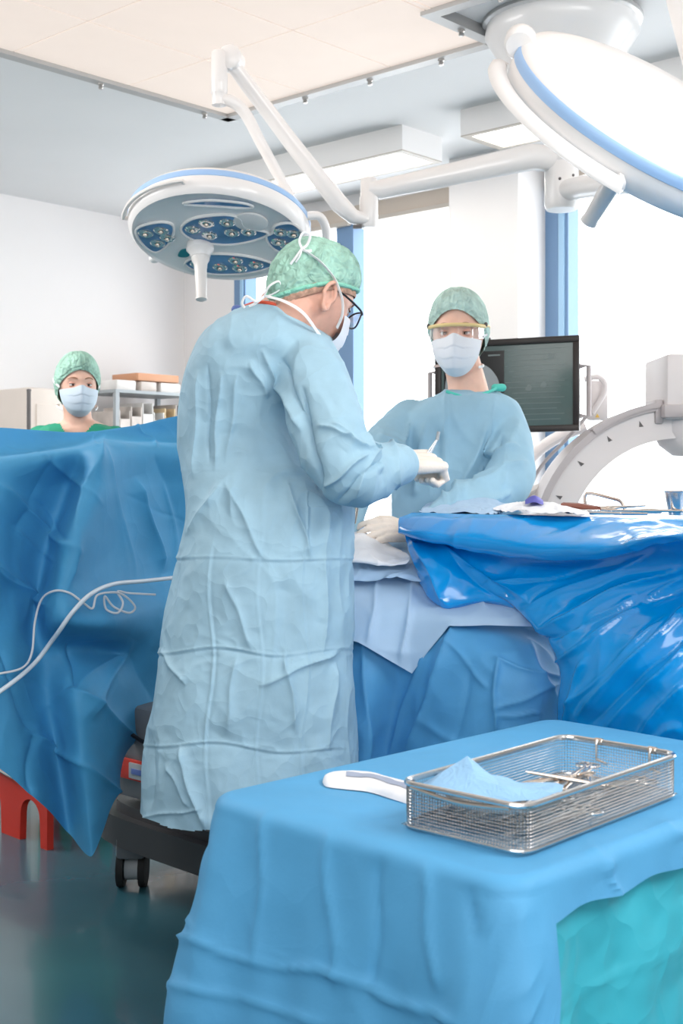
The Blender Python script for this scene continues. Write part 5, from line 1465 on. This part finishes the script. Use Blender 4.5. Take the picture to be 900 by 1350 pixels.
# collar, cord and ties
MB().tube([P(322, 404, D1 - .04), P(338, 399, D1 - .07), P(356, 400, D1 - .085), P(372, 406, D1 - .09)], 0.0045, 8, smooth=20).build('neck_cord', 'red_cord', s1)
MB().ellipsoid(P(312, 408, D1 - .02), (0.013, 0.013, 0.011)).build('cord_clip', 'blue_clip', s1)
rows, ph, tm = wrinkle_cap(0.055, 0.020, -0.062, 0.13, 1.0, H1, flop=0.4)
capm = MB().grid(np_rows(rows), True).build('surgical_cap', 'cap', s1, angle=180)
eb = np_rows(rows)[-4:]
MB().tube([Vector(p) for p in eb[1]], 0.0045, 8, closed=True).build('cap_band', 'cap_band', capm)
hr, _, _ = wrinkle_cap(0.045, 0.008, -0.080, -0.03, 2.0, H1 @ Matrix.Scale(0.985, 4))
MB().grid(np_rows(hr[40:]), True).build('hair', 'hair_short', s1, angle=180)
MB().grid(np_rows(mask_grid(H1, ext=0.98))).build('face_mask', 'mask', s1, angle=180)
def head_path(pts, lift=1.0): return [H1 @ Vector(p) for p in pts]
CAPC = np_rows(rows).reshape(-1, 3); CAPU = pxpy(CAPC)
def on_cap(px, py, lift=0.004):
    d = (CAPU[:, 0] - px) ** 2 + (CAPU[:, 1] - py) ** 2
    k = np.where(d < 36)[0]
    if len(k) == 0: return P(px, py, ear.y - 0.02)
    return P(px, py, CAPC[k, 1].min() - lift)
MB().tube([P(444, 432, ear.y + 0.02), P(451, 415, ear.y + 0.0), P(451, 396, ear.y - 0.006), P(447, 382, ear.y - 0.012)] + [on_cap(x, y) for x, y in ((442, 370), (434, 358), (422, 345), (410, 336), (399, 329))], 0.0052, 8, smooth=50, flat=(0.4, 1)).build('mask_tie', 'tie', s1)
def bow(c, s_, parts, parent):
    for i, pts in enumerate(parts):
        MB().tube([c + Vector(p) * s_ for p in pts], 0.0032, 8, smooth=24, flat=(0.4, 1)).build('tie_bow', 'tie', parent)
kt = on_cap(398, 328, 0.006)
bow(kt, 1.0, [[(0, 0, 0), (-0.006, -0.004, 0.018), (0.004, -0.004, 0.036), (0.018, -0.002, 0.030), (0.012, 0, 0.010), (0, 0, 0)], [(0, 0, 0), (-0.012, -0.006, -0.018), (-0.026, -0.004, -0.036)], [(0, 0, 0), (-0.004, -0.008, -0.016), (-0.014, -0.006, -0.032)], [(0, 0, 0), (0.010, -0.004, -0.006), (0.022, 0, -0.004)]], s1)
MB().tube(head_path([(0.070, 0.050, -0.105), (0.082, 0.010, -0.100)]) + [P(400, 413, D1 - .14), P(374, 397, D1 - .13), P(348, 390, D1 - .09)], 0.0048, 8, smooth=30, flat=(0.35, 1)).build('mask_tie', 'tie', s1)
bow(P(348, 391, D1 - .10), 1.0, [[(0, 0, 0), (0.012, -0.01, 0.022), (0.034, -0.006, 0.034), (0.038, 0, 0.018), (0.016, 0, 0.004), (0, 0, 0)], [(0, 0, 0), (-0.018, -0.008, -0.012), (-0.04, -0.004, 0.0), (-0.05, 0.0, -0.014), (-0.044, 0, -0.026)], [(0, 0, 0), (-0.02, -0.004, -0.016), (-0.034, 0, -0.022)]], s1)
# glasses
gl = MB().tube(head_path([(0.082, -0.004, 0.012), (0.083, 0.03, 0.014), (0.077, 0.085, 0.008), (0.068, 0.103, 0.004)]), 0.0026, 8, smooth=20).build('glasses_temple', 'black', s1)
MB().tube(head_path([(-0.082, -0.004, 0.012), (-0.083, 0.03, 0.014), (-0.077, 0.085, 0.008), (-0.068, 0.103, 0.004)]), 0.0026, 8, smooth=20).build('glasses_temple', 'black', s1)
for s_ in (-1, 1):
    ring = [H1 @ Vector((s_ * (0.036 + 0.030 * math.cos(a)), 0.112 - 0.010 * math.cos(a) ** 2 * (1 if math.cos(a) > 0 else 0.3), -0.006 + 0.021 * math.sin(a))) for a in np.linspace(0, 2 * PI, 28, endpoint=False)]
    r_ = MB().tube(ring, 0.0022, 8, closed=True).build('glasses_rim', 'black', s1)
    MB().add([tuple(p) for p in ring], [tuple(range(28))]).build('lens', 'clear', r_, smooth=False)
# right hand with forceps
wr1 = P(530, 611, D1 + .0)
ydir = (P(590, 607, D1 + .08) - wr1).normalized(); zdir = Vector((-0.25, -0.62, 0.74)); zdir = (zdir - ydir * zdir.dot(ydir)).normalized(); xdir = ydir.cross(zdir)
Mh1 = Matrix.Translation(wr1) @ Matrix((xdir, ydir, zdir)).transposed().to_4x4()
hm = hand_mesh(Mh1, -1, [(1.0, 1.6, 1.1), (0.95, 1.6, 1.1), (0.9, 1.5, 1.0), (0.8, 1.3, 0.9)], 0.02, [(0.026, 0.03, -0.008), (0.040, 0.056, -0.024), (0.034, 0.082, -0.034), (0.020, 0.098, -0.040)], 1.18)
link('glove', hm, 'glove', s1, angle=180)
MB().tube([P(520, 613, D1 - .03), P(530, 612, D1 - .0), P(540, 611, D1 + .02)], [0.040, 0.038, 0.034], 20).build('glove_cuff', 'glove', s1)
fp = thing('forceps', P(572, 592, D1 + .05), 'thin steel forceps held up in the gloved hand', 'surgical instrument')
p0, p1 = P(556, 612, D1 + .06), P(577, 578, D1 + .06)
for s_ in (-1, 1):
    MB().tube([p0, p0 * 0.5 + p1 * 0.5 + Vector((0.003 * s_, 0, 0)), p1 + Vector((0.001 * s_, 0, 0))], [0.003, 0.003, 0.002], 8).build('prong', 'steel', fp)
MB().tube([P(576, 580, D1 + .06), P(578, 569, D1 + .06)], 0.0042, 10).build('tip', 'pale_grey', fp)

# ================= surgeon facing the viewer
D2 = 3.75
R2_ = Matrix.Rotation(math.radians(168), 4, 'Z') @ Matrix.Rotation(math.radians(-4), 4, 'X')
H2 = Matrix.Translation(P(604, 441, D2 + .02)) @ R2_
s2 = thing('person', Vector((P(600, 600, D2).x, D2, 0)), 'surgeon in blue gown facing the viewer with face mask and yellow rimmed goggles', 'person')
mb = MB(); add_head(mb, H2)
mb.limb([P(618, 545, D2 + .05), P(616, 510, D2 + .05), H2 @ Vector((0, -0.03, -0.06))], [0.080, 0.060, 0.056], 20, 10)
mb.ellipsoid(P(612, 600, D2 + .03), (0.15, 0.09, 0.20)); mb.ellipsoid(P(612, 720, D2 + .03), (0.13, 0.09, 0.2))
body2 = link('body', remesh(mb, 0.0045, 5), 'skin_pale', s2, angle=180)
make_face(s2, body2, H2)
secs = [(516, 588, 652, D2 + .04, 0.07), (524, 568, 668, D2 + .03, 0.11), (536, 543, 682, D2 + .03, 0.135), (556, 526, 684, D2 + .02, 0.14), (600, 520, 668, D2 + .02, 0.135), (660, 517, 664, D2 + .02, 0.14), (730, 514, 682, D2 + .02, 0.165), (860, 505, 690, D2 + .02, 0.18), (1000, 495, 700, D2 + .02, 0.19), (1040, 494, 700, D2 + .02, 0.19)]
mb = torso_loft(secs)
mb.limb([P(660, 550, D2 + .01), P(672, 590, D2 - .08), P(672, 630, D2 - .16), P(652, 652, D2 - .22), P(610, 672, D2 - .30), P(565, 695, D2 - .37)], [0.062, 0.068, 0.070, 0.066, 0.058, 0.045], 22, 36)
mb.limb([P(540, 556, D2 + .02), P(515, 580, D2 - .04), P(495, 600, D2 - .12), P(470, 640, D2 - .25), P(455, 690, D2 - .34)], [0.068, 0.066, 0.062, 0.055, 0.045], 22, 30)
g2 = remesh(mb, 0.007, 6)
def crease2(co, no):
    u = pxpy(co); d = np.zeros(len(co)); front = no[:, 1] < 0.4
    for a, b, w, h in [((586, 522), (586, 680), 2.5, .008), ((640, 560), (600, 660), 5, .012), ((660, 580), (620, 640), 4, -.010), ((560, 560), (552, 620), 4, .007), ((640, 600), (680, 590), 4, .010), ((625, 640), (690, 610), 4, .009), ((650, 530), (640, 600), 4, .008),
                       ((610, 655), (640, 610), 4, .010), ((520, 620), (590, 618), 3, .005), ((545, 650), (560, 600), 4, .006), ((680, 560), (660, 640), 4, .008), ((615, 670), (670, 650), 4, .009), ((500, 575), (530, 590), 4, .008), ((540, 560), (520, 600), 3, .008)]:
        d += 2.0 * h * fold_line(u, a, b, w, 1.5) * front
    return d
gown_detail(g2, crease2, 0.004, 0.0035, 7, 13)
z2 = 0.36
cut_below(g2, lambda c: c.z < z2)
link('gown', g2, 'gown_far', s2, angle=180, fix=False)
legs(s2, Vector((P(600, 600, D2).x, D2 + 0.04, 0)), 'green_scrub', Vector((-0.7, -0.71, 0)), 0.4)
MB().tube([P(588, 516, D2 - .055), P(600, 520, D2 - .068), P(615, 524, D2 - .07), P(632, 521, D2 - .06), P(648, 515, D2 - .03), P(656, 511, D2 - .0)], 0.0045, 8, smooth=24, flat=(0.5, 1)).build('collar_trim', 'green_trim', s2)
MB().limb([P(652, 511, D2 - .0), P(662, 511, D2 + .01)], [0.011, 0.012], 12).build('collar_knot', 'green_trim', s2)
rows, ph, tm = wrinkle_cap(0.068, -0.030, -0.095, 0.15, 5.0, H2, flop=0.3)
cap2 = MB().grid(np_rows(rows), True).build('surgical_cap', 'cap_pale', s2, angle=180)
MB().grid(np_rows(mask_grid(H2, ext=1.12))).build('face_mask', 'mask', s2, angle=180)
for s_ in (-1, 1):
    MB().tube([H2 @ Vector(p) for p in ((s_ * 0.079, 0.048, -0.010), (s_ * 0.088, 0.0, 0.0), (s_ * 0.086, -0.05, 0.02))], 0.0035, 8, smooth=16, flat=(0.35, 1)).build('mask_tie', 'tie', s2)
    MB().tube([H2 @ Vector(p) for p in ((s_ * 0.066, 0.050, -0.100), (s_ * 0.076, 0.0, -0.095), (s_ * 0.06, -0.06, -0.09))], 0.004, 8, smooth=16, flat=(0.35, 1)).build('mask_tie', 'tie', s2)
# goggles
gb = [H2 @ Vector((0.088 * math.sin(a), 0.125 * math.cos(a) - 0.004, 0.024 - 0.004 * math.sin(a) ** 2)) for a in np.linspace(-1.25, 1.25, 24)]
gg = MB().tube(gb, 0.0055, 10, flat=(0.8, 1)).build('goggle_bar', 'yellow', s2)
rows = [[H2 @ Vector((0.087 * math.sin(a), 0.124 * math.cos(a) - 0.004, 0.022 - 0.038 * f * (1 - 0.35 * math.exp(-(a / 0.16) ** 2)))) for a in np.linspace(-1.2, 1.2, 30)] for f in np.linspace(0, 1, 8)]
MB().grid(np_rows(rows)).build('goggle_lens', 'clear', gg, angle=180)
for s_ in (-1, 1):
    MB().tube([H2 @ Vector(p) for p in ((s_ * 0.084, 0.038, 0.022), (s_ * 0.092, 0.0, 0.022), (s_ * 0.088, -0.03, 0.016))], 0.0042, 8, smooth=12).build('goggle_temple', 'black' if False else 'yellow', gg)
    MB().ellipsoid(H2 @ Vector((s_ * 0.086, 0.034, 0.026)), (0.006, 0.008, 0.007)).build('goggle_hinge', 'machine_dark', gg)
# left hand, at the wound
w2 = P(545, 700, 3.38)
yd = (P(478, 698, 3.34) - w2).normalized(); zd = Vector((0.0, -0.75, 0.66)); zd = (zd - yd * zd.dot(yd)).normalized(); xd = yd.cross(zd)
Mh2 = Matrix.Translation(w2) @ Matrix((xd, yd, zd)).transposed().to_4x4()
hm = hand_mesh(Mh2, 1, [(0.35, 0.7, 0.5), (0.35, 0.65, 0.4), (0.3, 0.6, 0.4), (0.2, 0.5, 0.3)], 0.09, [(0.028, 0.030, -0.006), (0.050, 0.056, -0.012), (0.056, 0.084, -0.018), (0.050, 0.108, -0.026)], 0.98)
link('glove', hm, 'glove', s2, angle=180)
MB().limb([P(575, 693, 3.42), P(545, 700, 3.38)], [0.036, 0.030], 18).build('glove_cuff', 'glove', s2)
rt_ = thing('retractor', P(468, 672, 3.32), 'pale handled instrument held at the wound in the gloved fingers', 'surgical instrument')
MB().tube([P(466, 690, 3.31), P(469, 672, 3.31), P(470, 655, 3.31)], [0.006, 0.007, 0.006], 10).build('handle', 'steel_warm', rt_)
MB().tube([P(463, 694, 3.30), P(464, 678, 3.30)], 0.004, 8).build('shank', 'machine_dark', rt_)

# ================= woman behind the screen
D3 = 4.7
H3 = Matrix.Translation(P(102, 508, D3 + .02)) @ Matrix.Rotation(math.radians(201), 4, 'Z') @ Matrix.Rotation(math.radians(-3), 4, 'X') @ Matrix.Scale(0.93, 4)
s3 = thing('person', Vector((P(102, 600, D3).x, D3, 0)), 'woman in green scrubs, cap and face mask standing behind the blue screen sheet', 'person')
mb = MB(); add_head(mb, H3)
mb.limb([P(104, 590, D3 + .06), P(103, 560, D3 + .05), H3 @ Vector((0, -0.03, -0.06))], [0.075, 0.056, 0.050], 20, 10)
mb.limb([P(60, 585, D3 + .05), P(104, 572, D3 + .05), P(148, 585, D3 + .05)], [0.05, 0.065, 0.05], 18, 10)
mb.ellipsoid(P(103, 640, D3 + .05), (0.13, 0.085, 0.2))
body3 = link('body', remesh(mb, 0.0045, 5), 'skin_pale', s3, angle=180)
make_face(s3, body3, H3)
secs = [(556, 84, 122, D3 + .06, 0.055), (561, 64, 140, D3 + .05, 0.09), (570, 50, 156, D3 + .05, 0.11), (600, 45, 162, D3 + .04, 0.125), (680, 52, 156, D3 + .04, 0.125), (760, 50, 158, D3 + .04, 0.12), (830, 44, 164, D3 + .04, 0.13), (850, 44, 164, D3 + .04, 0.13)]
mb = torso_loft(secs, rows=90)
for s_ in (-1, 1):
    c = 103 + s_ * 48
    mb.limb([P(c, 582, D3 + .04), P(c + s_ * 10, 640, D3 + .02), P(c + s_ * 10, 665, D3)], [0.06, 0.062, 0.058], 18, 10)
g3 = remesh(mb, 0.005, 8)
# V neck opening
vn = P(104, 585, D3).z
def vcut(c):
    x = c.x - P(104, 560, D3).x
    return c.y < D3 + 0.05 and c.z > vn and abs(x) < (c.z - vn) * 0.75 + 0.004 or (c.z > P(100, 559, D3).z)
cut_below(g3, vcut)
gown_detail(g3, None, 0.003, 0.003, 8, 12)
link('scrub_top', g3, 'green_scrub', s3, angle=180, fix=False)
mb = MB()
for s_ in (-1, 1):
    c = 103 + s_ * 58
    mb2 = MB(); mb2.limb([P(c, 650, D3), P(c, 700, D3 - .06), P(c - s_ * 18, 720, D3 - .22)], [0.042, 0.040, 0.028], 16, 12); mb2.build('forearm', 'skin_pale', s3)
legs(s3, Vector((P(102, 600, D3).x, D3 + .04, 0)), 'green_scrub', Vector((0.35, -0.93, 0)), 0.4, 0.09)
rows, ph, tm = wrinkle_cap(0.058, -0.04, -0.105, 0.13, 9.0, H3, flop=0.25)
MB().grid(np_rows(rows), True).build('surgical_cap', 'cap', s3, angle=180)
MB().grid(np_rows(mask_grid(H3))).build('face_mask', 'mask_blue', s3, angle=180)
for s_ in (-1, 1):
    MB().tube([H3 @ Vector(p) for p in ((s_ * 0.078, 0.045, -0.010), (s_ * 0.092, -0.01, 0.012), (s_ * 0.080, -0.075, 0.030), (0.0, -0.118, 0.035))], 0.0048, 8, smooth=24, flat=(0.35, 1)).build('mask_tie', 'tie', s3)
    MB().tube([H3 @ Vector(p) for p in ((s_ * 0.066, 0.048, -0.100), (s_ * 0.082, 0.0, -0.085), (s_ * 0.06, -0.07, -0.080))], 0.004, 8, smooth=16, flat=(0.35, 1)).build('mask_tie', 'tie', s3)
